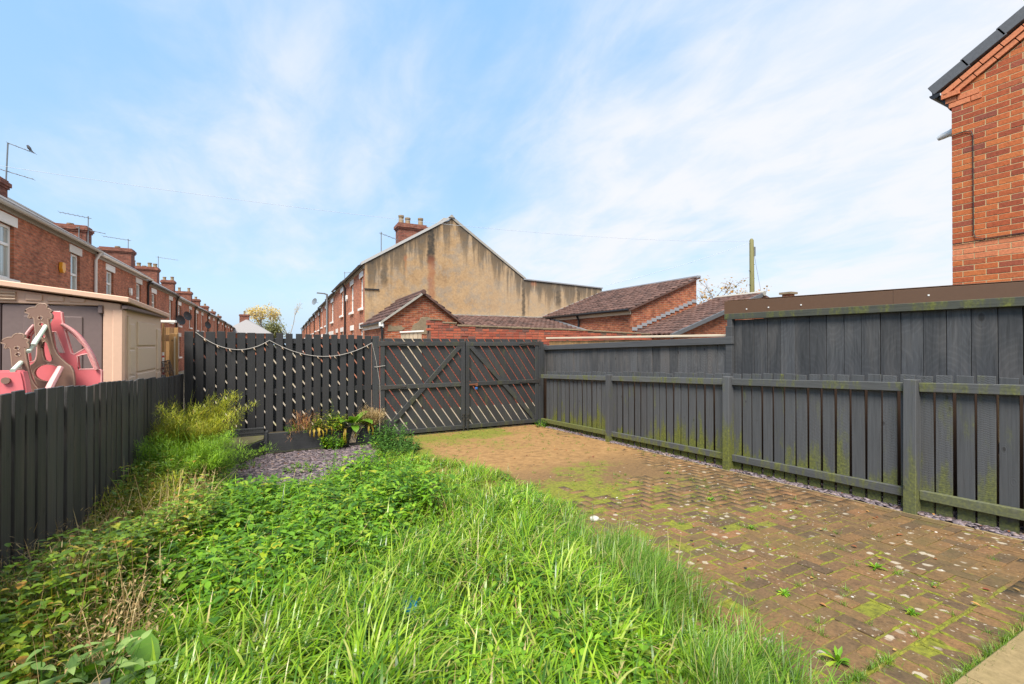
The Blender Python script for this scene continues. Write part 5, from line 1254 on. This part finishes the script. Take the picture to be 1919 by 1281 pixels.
def weeds(n, keep, box, h, leaf, pairs, lw=.62, droop=(.2, 1.1), pitch=(-.1, .6)):
    xy = scatter(n, *box, keep); x, y = xy.T; H = U(h[0], h[1], n) * (.6 + .6 * patch(x, y, 3., 2)); lean = rng.normal(0, .12, (n, 2))
    g0 = np.stack([x, y, gzv(y) - .03], 1)
    st = blades(g0, np.arctan2(lean[:, 1], lean[:, 0]), H, np.full(n, .004), np.hypot(lean[:, 0], lean[:, 1]), np.full(n, .1), 3, 8)
    Ps, A, LL = [], [], []
    a0 = U(0, 6.28, n)
    for k in range(pairs):
        f = (k + .6 + U(-.2, .2, n)) / pairs
        p = g0 + np.stack([lean[:, 0] * H * f, lean[:, 1] * H * f, H * f], 1)
        for q in (0, np.pi): Ps.append(p); A.append(a0 + k * 1.57 + q + rng.normal(0, .3, n)); LL.append(U(leaf[0], leaf[1], n) * (1.05 - .35 * np.abs(f - .55)))
    Ps, A, LL = np.concatenate(Ps), np.concatenate(A), np.concatenate(LL); m = len(LL)
    return joined([st, leaves(Ps, A, U(pitch[0], pitch[1], m), LL, LL * lw * U(.8, 1.15, m), U(droop[0], droop[1], m))])
wk = lambda x, y: lawn_ok(x, y) * weedy(x, y) * np.clip(3. / np.maximum(in_view(x, y)[0], 2.), 0, 1) * (x > -1.0) * (.3 + .7 * smooth(patch(x, y, 3.4, 0), .34, .5))
geo = joined([weeds(2700, wk, (-1.2, 1.9, 2.4, 7.3), (.12, .30), (.036, .075), 4), weeds(600, wk, (-1.2, 1.9, 3.4, 7.0), (.16, .36), (.06, .115), 3, .5), weeds(900, wk, (-1.2, 1.9, 2.4, 7.3), (.16, .38), (.02, .045), 7, .42)])
geo2 = weeds(1500, lambda x, y: lawn_ok(x, y) * dens(x, y) * (x > -.9) * smooth(patch(x, y, 4.2, 2), .5, .62), (-1., 2.5, 1.2, 6.8), (.06, .2), (.03, .055), 3)
o = place('broadleaf_weeds', npmesh('broadleaf_weeds', *joined([geo, geo2]), M['weed'], True)); tag(o, 'mass of bright green broad leaved weeds between the lawn grass and the slate', 'weeds', kind='stuff')
n = 500; xy = scatter(n, -1., 1.6, 2.8, 6.8, wk); x, y = xy.T
P = np.stack([x, y, gzv(y) + U(.16, .29, n)], 1)
o = place('weed_flowers', npmesh('weed_flowers', *leaves(P, U(0, 6.28, n), U(-.3, .6, n), U(.008, .02, n), U(.008, .016, n), U(0, 1, n)), M['nettle'])); tag(o, 'tiny pale flower heads among the broad leaved weeds', 'flowers', kind='stuff')

# ivy like growth along the left fence
ik = lambda x, y: (x < -.62 - .25 * smooth(y, 5.2, 6.6) - .4 * (1 - smooth(y, 2.7, 3.6)) + .16 * np.sin(y * 3.1)) * (y > 2.2) * (y < 6.9) * np.clip(3.4 / np.maximum(in_view(x, y)[0], 2.2), 0, 1)
geo = weeds(2600, ik, (-1.38, -.4, 2.2, 6.9), (.18, .54), (.02, .06), 6, .72)
o = place('creeping_ivy', npmesh('creeping_ivy', *geo, M['ivy'], True)); tag(o, 'dark creeping leaves with orange tints along the foot of the left fence', 'ivy', kind='stuff')
xy = scatter(700, -1.36, -.62, 2.3, 6.2, lambda x, y: .3 + .7 * smooth(patch(x, y, 5, 1), .4, .6)); x, y = xy.T; n = len(x)
geo = blades(np.stack([x, y, gzv(y)], 1), U(0, 6.28, n), U(.25, .66, n) * (.7 + .5 * patch(x, y, 4, 2)), U(.002, .0045, n), U(0, .6, n), U(-.4, 1.8, n), 7, 5)
m = 3200; i = rng.integers(0, n, m); f = U(.25, 1., m); Pm = np.stack([x[i] + rng.normal(0, .07, m), y[i] + rng.normal(0, .07, m), gzv(y[i]) + f * .36], 1)
geo2 = leaves(Pm, U(0, 6.28, m), U(-.6, .9, m), U(.014, .045, m), U(.004, .010, m), U(-.5, 1, m))
o = place('dry_growth', npmesh('dry_growth', *joined([geo, geo2]), M['drystem'], True)); tag(o, 'brown dried stems and seed heads against the near end of the left fence', 'dry plants', kind='stuff')
xy = scatter(620, -1.34, -.75, 2.5, 4.2, lambda x, y: smooth(patch(x, y, 5, 1), .35, .6)); geo = weeds(900, lambda x, y: np.ones_like(x), (-1.34, -.75, 2.4, 4.2), (.2, .40), (.02, .05), 6, .28)
o = place('willow_weeds', npmesh('willow_weeds', *geo, M['ivy'], True)); tag(o, 'narrow leaved green stems mixed with the dry growth by the left fence', 'weeds', kind='stuff')

# ---- single plants
def feather(name, label, base, h, r, nstem, per, mat, L=(.03, .09), wid=.0022, tilt=.28, cat='shrub'):
    o = thing(name, label, cat, base); b = np.array(base)
    az = U(0, 6.28, nstem); ln = np.abs(rng.normal(0, tilt, nstem)) + .04; H = U(.55, 1., nstem) * h
    P0 = np.tile(b, (nstem, 1)) + np.stack([rng.normal(0, r * .3, nstem), rng.normal(0, r * .3, nstem), np.zeros(nstem)], 1)
    plantpart('stems', blades(P0, az, H, np.full(nstem, .007), ln, np.full(nstem, .7) * U(.2, 1.6, nstem), 7, 6), mat, o, base)
    i = rng.integers(0, nstem, nstem * per); f = U(.12, 1., nstem * per) ** .8; m = len(i)
    ang = ln[i] + .45 * f; hz = np.sin(ang) * H[i] * f; P = P0[i] + np.stack([np.cos(az[i]) * hz, np.sin(az[i]) * hz, np.cos(ang) * H[i] * f], 1)
    a2 = U(0, 6.28, m); sp = r * .55 * (1.15 - f) + .04; d = U(0, 1, m) * sp; P = P + np.stack([np.cos(a2) * d, np.sin(a2) * d, rng.normal(-.02, .03, m)], 1)
    plantpart('fronds', blades(P, a2 + rng.normal(0, .5, m), U(L[0], L[1], m), np.full(m, wid), U(.3, 1.9, m), U(-.4, 1.2, m), 3, 3), mat, o, base)
    return o
feather('feathery_shrub', 'tall yellow green feathery shrub in the corner by the left fence', (-1.16, 7.3, gz(7.3) - .02), 1.32, .30, 80, 480, 'feather', (.03, .10), .005, .17)
feather('feathery_shrub', 'low fresh green feathery plant in front of the tall yellow one', (-1.0, 6.55, gz(6.75) - .02), .88, .38, 100, 380, 'feather_green', (.03, .08), .0042, .42)
feather('dry_bush', 'scruffy tan and olive dry bush against the near end of the left fence', (-1.2, 3.35, gz(3.3)), .62, .34, 44, 150, 'drystem', (.02, .07), .0035, .45, 'plant')
feather('dry_bush', 'smaller tan dry bush by the left fence beyond the first one', (-1.22, 4.3, gz(4.3)), .5, .28, 30, 120, 'drystem', (.02, .06), .0035, .45, 'plant')
feather('straggly_shrub', 'olive straggly shrub halfway along the left fence', (-1.18, 5.3, gz(5.3)), .56, .30, 40, 200, 'feather', (.03, .08), .0045, .4, 'plant')
feather('straggly_shrub', 'yellowish straggly shrub in the near left foreground', (-1.1, 2.85, gz(2.8)), .42, .26, 36, 160, 'feather', (.03, .07), .004, .5, 'plant')
def clump(name, label, base, h, r, n, leaf, mat, pairs=5, lw=.5, cat='plant', droop=(.3, 1.3)):
    o = thing(name, label, cat, base); a, d = U(0, 6.28, n), r * np.sqrt(U(0, 1, n)); P = np.array(base) + np.stack([np.cos(a) * d, np.sin(a) * d, np.zeros(n)], 1)
    H = h * U(.6, 1.05, n) * (1.05 - .5 * (d / r) ** 2); ln = .35 * d / r + .05
    plantpart('stems', blades(P, a, H, np.full(n, .0055), ln, np.full(n, .15), 4, 8), 'darkweed' if mat != 'dock' else mat, o, base)
    Ps, A, LL = [], [], []
    a0 = U(0, 6.28, n)
    for k in range(pairs):
        f = (k + .7) / pairs; p = P + np.stack([np.cos(a) * np.sin(ln + .08) * H * f, np.sin(a) * np.sin(ln + .08) * H * f, np.cos(ln) * H * f], 1)
        for q in (0, np.pi): Ps.append(p); A.append(a0 + 1.57 * k + q + rng.normal(0, .2, n)); LL.append(U(*leaf, n) * (1.15 - .5 * f))
    LL = np.concatenate(LL); m = len(LL)
    plantpart('leaves', leaves(np.concatenate(Ps), np.concatenate(A), U(-.05, .5, m), LL, LL * lw, U(*droop, m), .22, (.1, .85, 1., .78, .4, .0), (0, .12, .3, .55, .8, 1.)), mat, o, base, True)
    return o
clump('nettle', 'pale green nettle with big toothed leaves in the bottom left corner', (-.86, 2.5, gz(2.4)), .46, .15, 12, (.075, .115), 'nettle', 5, .46)
clump('nettle', 'pale green nettle leaning right of the corner nettle', (-.66, 2.36, gz(2.3)), .36, .12, 7, (.06, .10), 'nettle', 4, .48)
clump('nettle_clump', 'dense dark green weed clump beside the left gate leaf', (1.74, 8.05, gz(8.0)), .46, .32, 90, (.05, .085), 'darkweed', 6, .5)
clump('nettle_clump', 'low dark green weed clump between the slate and the paving', (1.72, 7.35, gz(7.3)), .30, .36, 90, (.04, .075), 'darkweed', 5, .55)
clump('nettle_clump', 'small green weed clump at the foot of the right gate post', (5.12, 8.55, gz(8.5)), .16, .14, 26, (.03, .05), 'weed', 4, .55)
clump('tall_weed', 'thin upright weed growing through the slate near the lawn', (.62, 6.5, gz(6.5)), .62, .05, 4, (.035, .06), 'weed', 8, .4)
clump('tall_weed', 'taller thin weed on the slate just left of the dark clump', (1.2, 7.2, gz(7.2)), .60, .07, 5, (.03, .055), 'weed', 8, .4)
clump('small_weed', 'small green weed patch lying on the slate chippings', (.25, 6.95, gz(6.9)), .10, .22, 40, (.02, .04), 'weed', 3, .6)
clump('small_weed', 'tiny green weed near the left end of the slate chippings', (-.38, 7.5, gz(7.5)), .09, .12, 22, (.02, .035), 'weed', 3, .6)

def dock(name, label, base, specs, mat, cat='plant', prof=(.06, .1, .75, 1., .95, .7, .0)):
    o = thing(name, label, cat, base)
    for a, pitch, L, W_, dr, off in specs:
        P = np.array([np.array(base) + np.array(off)])
        plantpart('leaf', leaves(P, np.array([a]), np.array([pitch]), np.array([L]), np.array([W_]), np.array([dr]), .3 if mat == 'dock' else .8, prof if mat == 'dock' else tuple(p * random.uniform(.6, 1.15) for p in (.08, .12, .5, .9, .55, .75, .05)), (0, .16, .3, .48, .66, .86, 1.)), mat, o, base, mat == 'dock')
    return o
dz0 = .03
dock('dock', 'large leaved green dock growing out of the dark planter', (1.17, 8.6, dz0), [(-2.2, .9, .44, .19, 1.2, (0, 0, 0)), (-.9, .8, .46, .2, 1.3, (.03, 0, 0)), (.1, .6, .42, .19, 1.4, (.05, 0, 0)), (2.9, .9, .42, .18, 1.2, (-.03, 0, 0)), (-1.6, 1.1, .42, .18, 1.1, (.0, -.02, 0)), (.4, 1.1, .42, .17, 1.0, (.02, 0, 0)), (-1.5, .5, .30, .14, 1.5, (0, -.05, 0)), (-2.8, .5, .28, .12, 1.0, (-.08, -.03, .02)), (.7, 1.0, .30, .13, .8, (.1, .05, 0))], 'dock')
dock('dying_dock', 'yellow brown dock leaves hanging over the front of the planter', (1.05, 8.46, .04), [(-1.5, .2, .36, .06, 3.0, (-.05, 0, 0)), (-2.1, .1, .40, .075, 2.7, (.03, 0, 0)), (-1.2, .3, .30, .05, 2.9, (.09, 0, 0)), (-1.0, .3, .34, .06, 2.6, (.34, 0, .03)), (-1.9, .3, .26, .05, 2.5, (.40, 0, .04))], 'dock_dead')
dock('dying_fern', 'pale yellow jagged leaves hanging over the left part of the planter', (.60, 8.46, .05), [(-1.9 + .25 * j, .2 + .1 * (j % 3), .20 + .03 * (j % 4), .035 + .012 * (j % 3), 2.9 - .2 * (j % 3), (-.12 + .045 * j, 0, .01 * (j % 3))) for j in range(8)], 'dock_dead')
clump('planter_weeds', 'olive green bushy weeds spilling over the middle of the planter', (.80, 8.58, .0), .36, .24, 62, (.04, .085), 'weed_olive', 6, .42)
clump('planter_weeds', 'mid green weeds hanging down the front of the planter below the olive bush', (.85, 8.44, -.28), .34, .16, 60, (.04, .07), 'weed', 6, .4)
clump('planter_weeds', 'thin green trailing stems at the left end of the planter', (.32, 8.6, .0), .16, .26, 40, (.03, .05), 'weed', 4, .3)
feather('dry_tuft', 'tan dried bushy tuft at the right end of the planter', (1.48, 8.60, .02), .40, .30, 30, 130, 'drystem', (.03, .09), .004, .45, 'plant')
feather('dry_tuft', 'reddish brown dead stems at the left part of the planter', (.38, 8.60, .02), .40, .26, 20, 34, 'dead_leaf', (.04, .10), .005, .5, 'plant')
clump('tall_weed', 'tall thin weed rising from the planter against the black boards', (.92, 8.66, .02), .58, .07, 4, (.03, .05), 'feather', 8, .4)
m = MB()
for i in range(9): a = -1.7 + .2 * i; m.tube([(1.2 + .02 * i, 8.56, .06), (1.18 + .022 * i, 8.46, .05), (1.14 + .012 * i + .02 * math.sin(i * 3), 8.455, -.10), (1.1 + .012 * i, 8.45, -.24)], [.005, .005, .004, .003], 5)
tag(m.build('dead_stalks', 'bare_stake'), 'pale dead stalks drooping over the planter between the yellow leaves', 'stalks')
dock('dock', 'upright green dock leaves by the corner nettle in the bottom left', (-.78, 2.62, gz(2.6)), [(-1.2, 1.2, .30, .12, .5, (0, 0, 0)), (2.6, 1.15, .28, .11, .7, (0, 0, 0)), (-.2, .9, .26, .1, .9, (.02, 0, 0)), (1.2, 1.0, .25, .10, .6, (0, .03, 0))], 'dock')
dock('dock', 'broad drooping dock leaf behind the corner plants by the dark post', (-.50, 2.62, gz(2.6)), [(2.2, 1.0, .34, .12, 1.1, (0, 0, 0)), (.4, .8, .3, .11, 1.2, (0, 0, 0)), (-2.2, .7, .28, .10, 1.2, (0, 0, 0))], 'dock')
pst = thing('edging_board', 'grey timber board end showing under the nettles in the bottom left corner', 'board', (-.62, 2.2, 0)); board('board', pst, (-.62, 2.16, .07), (.10, .35, .22), 'paint_right', (0, .1, .2)); board('batten', pst, (-.69, 2.16, .05), (.03, .35, .18), 'paint_right', (0, .1, .2))

# ---- bits on the paving
def tufts(n, pts, L, mat_w=(.0012, .0028)):
    i = rng.integers(0, len(pts), n); c = pts[i] + rng.normal(0, .012, (n, 2)) * np.abs(rng.normal(1, .6, (n, 1)))
    return blades(np.stack([c[:, 0], c[:, 1], gzv(c[:, 1]) - .004], 1), U(0, 6.28, n), U(*L, n), U(*mat_w, n), U(.2, 1.1, n), U(0, 1.2, n), 4)
bj = np.array([(b[0] + b[2] / 2 * (1 if i % 2 else -1), b[1] + b[3] / 2 * random.uniform(-1, 1)) for i, b in enumerate(bricks)])
dj, vj = in_view(bj[:, 0], bj[:, 1]); 
kj = vj & (rng.random(len(bj)) < (.14 + .30 * smooth(patch(bj[:, 0], bj[:, 1], 2.3, 1), .45, .65)) * (1 - .6 * smooth(bj[:, 0], 3.6, 4.8)))
sold = np.stack([U(2.1, 4.0, 90), .888 + rng.normal(0, .012, 90)], 1); inner = np.stack([U(1.9, 2.6, 36), 1.115 + rng.normal(0, .008, 36)], 1)
hj = bj[kj]; 
geo = joined([tufts(8200, hj, (.012, .06)), tufts(2600, sold, (.02, .085)), tufts(900, inner, (.015, .06)), tufts(2600, np.stack([U(1.9, 5.1, 120), U(6.5, 8.85, 120)], 1), (.01, .05))])
o = place('joint_grass', npmesh('joint_grass', *geo, M['grass_dark'], True)); tag(o, 'small grass tufts sprouting from the joints of the block paving', 'grass', kind='stuff')
# moss cushions: small lumps following the joints
n = 6500; i = rng.integers(0, len(bricks), n); B = np.array(bricks)[i]; sgn = rng.integers(0, 2, n); t = U(-1, 1, n)
mx = np.where(sgn == 0, B[:, 0] + B[:, 2] / 2, B[:, 0] + t * B[:, 2] / 2); my = np.where(sgn == 0, B[:, 1] + t * B[:, 3] / 2, B[:, 1] + B[:, 3] / 2)
k = (rng.random(n) < (.25 + .75 * smooth(patch(mx, my, 1.9, 2), .38, .58)) * (1 - .75 * smooth(mx, 3.4, 4.6))) & in_view(mx, my)[1]; mx, my, sgn = mx[k], my[k], sgn[k]; n = len(mx)
ln, wd, hh = U(.015, .05, n), U(.005, .011, n), U(.002, .006, n); sx_, sy_ = np.where(sgn == 0, wd, ln), np.where(sgn == 0, ln, wd)
ca = np.arange(8) * np.pi / 4; ring = np.stack([mx[:, None] + np.cos(ca) * sx_[:, None] * U(.7, 1.2, (n, 8)), my[:, None] + np.sin(ca) * sy_[:, None] * U(.7, 1.2, (n, 8)), np.repeat((gzv(my) - .003)[:, None], 8, 1)], -1)
rin = np.stack([mx[:, None] + np.cos(ca) * sx_[:, None] * .55, my[:, None] + np.sin(ca) * sy_[:, None] * .55, np.repeat((gzv(my) + hh)[:, None], 8, 1)], -1)
V = np.concatenate([ring, rin], 1).reshape(-1, 3); b0 = np.arange(n) * 16
F = [np.stack([b0 + q, b0 + (q + 1) % 8, b0 + 8 + (q + 1) % 8, b0 + 8 + q], -1) for q in range(8)] + [np.stack([b0 + 8, b0 + 9, b0 + 10, b0 + 11], -1), np.stack([b0 + 8, b0 + 11, b0 + 12, b0 + 15], -1), np.stack([b0 + 12, b0 + 13, b0 + 14, b0 + 15], -1)]
o = place('moss_cushions', npmesh('moss_cushions', V, np.concatenate(F), M['moss'], True)); tag(o, 'yellow green moss cushions swelling out of the paving joints', 'moss', kind='stuff')
for (x, y, r, lab) in ((2.36, 1.22, .075, 'leafy weed rosette on the paving nearest the grass corner'), (3.62, 1.63, .06, 'small leafy weed on the paving towards the near end of the picket fence'), (3.55, 2.5, .05, 'upright little weed on the paving left of the near fence post'), (2.75, 1.72, .045, 'tiny weed rosette in the middle of the near paving'), (3.15, 1.25, .05, 'small weed beside the row of end pavers'), (4.35, 4.2, .05, 'little green weed on the paving near the second fence post'), (3.9, 3.2, .05, 'pale little weed between the middle pavers')):
    o = thing('weed_rosette', lab, 'weed', (x, y, gz(y))); q = 11
    plantpart('leaf_ring', leaves(np.tile([x, y, gz(y) + .002], (q, 1)), np.linspace(0, 6.0, q) + U(-.2, .2, q), U(.15, .9, q), U(r * .7, r * 1.3, q), U(r * .22, r * .38, q), U(.2, 1.1, q), .3, (.15, .5, .95, .0)), 'weed', o, (x, y, gz(y)))
    plantpart('heart_leaf', leaves(np.tile([x, y, gz(y) + .004], (4, 1)), U(0, 6.28, 4), U(.9, 1.3, 4), U(r * .4, r * .7, 4), U(r * .2, r * .3, 4), U(0, .4, 4)), 'weed', o, (x, y, gz(y)))
n = 150; xy = np.concatenate([np.stack([U(2., 5.1, n), U(1., 8.7, n)], 1), np.stack([U(5.16, 5.3, 110), U(1.2, 8.6, 110)], 1), np.stack([U(-.8, 1.6, 26), U(6.8, 8.45, 26)], 1), np.stack([U(2., 5., 60), U(8.5, 8.86, 60)], 1)]); n = len(xy)
geo = leaves(np.stack([xy[:, 0], xy[:, 1], gzv(xy[:, 1]) + .006 + .012 * (xy[:, 0] > 5.15)], 1), U(0, 6.28, n), U(-.1, .35, n), U(.014, .05, n), U(.01, .03, n), U(-.4, .8, n), .5)
o = place('fallen_leaves', npmesh('fallen_leaves', *geo, M['dead_leaf'])); tag(o, 'small brown and orange fallen leaves scattered over paving and slate', 'leaves', kind='stuff')
m = MB()
for i in range(40):
    x, y = random.uniform(2.6, 5.0), random.uniform(2.0, 7.5); r = random.uniform(.006, .016)
    m.lathe((x, y, gz(y) - .002), [(r, 0), (r * .8, r * .35), (r * .3, r * .55)], 7)
o = m.build('soil_clods', 'clod', smooth=True); tag(o, 'little black clods of soil lying on the block paving', 'clods', kind='stuff')
m = MB()
for i in range(60):
    x, y = random.uniform(2.2, 4.9), random.uniform(1.2, 5.5); r = random.uniform(.004, .012); m.lathe((x, y, gz(y) - .001), [(r, 0), (r * .8, r * .3), (r * .3, r * .45)], 6)
o = m.build('pebbles', 'pebble', smooth=True); tag(o, 'tiny pale pebbles scattered over the block paving', 'pebbles', kind='stuff')
for (x, y, s_, lab) in ((2.56, 3.35, .045, 'flat white stone on the paving beside the grass'), (2.02, 2.22, .022, 'crumpled pale scrap caught in the grass edge')):
    o = MB().lathe((x, y, gz(y) + (.0 if x > 2.3 else .07)), [(s_, 0), (s_ * .95, .012), (s_ * .6, .022), (s_ * .2, .026)], 9).build('white_stone' if x > 2.3 else 'paper_scrap', 'pebble', smooth=True); tag(o, lab, 'stone' if x > 2.3 else 'litter')
# blue plastic bag caught in the grass
nx = 9; V = []; F = []
for j in range(nx):
    for i in range(nx):
        u, v = i / (nx - 1) - .5, j / (nx - 1) - .5
        V.append((.66 + u * .11 + .03 * v + random.gauss(0, .008), 2.49 + v * .12 + random.gauss(0, .008), .066 - .12 * (u * u + v * v) + .022 * math.sin(14 * u + 6 * v) + random.gauss(0, .012)))
for j in range(nx - 1):
    for i in range(nx - 1):
        if (i, j) in ((0, 0), (0, 1), (7, 0), (0, 7), (7, 7), (7, 6)): continue
        F.append((j * nx + i, j * nx + i + 1, (j + 1) * nx + i + 1, (j + 1) * nx + i))
o = place('plastic_bag', npmesh('plastic_bag', V, F, M['bag_blue'], True)); tag(o, 'crumpled bright blue plastic bag caught in the lawn grass', 'bag')
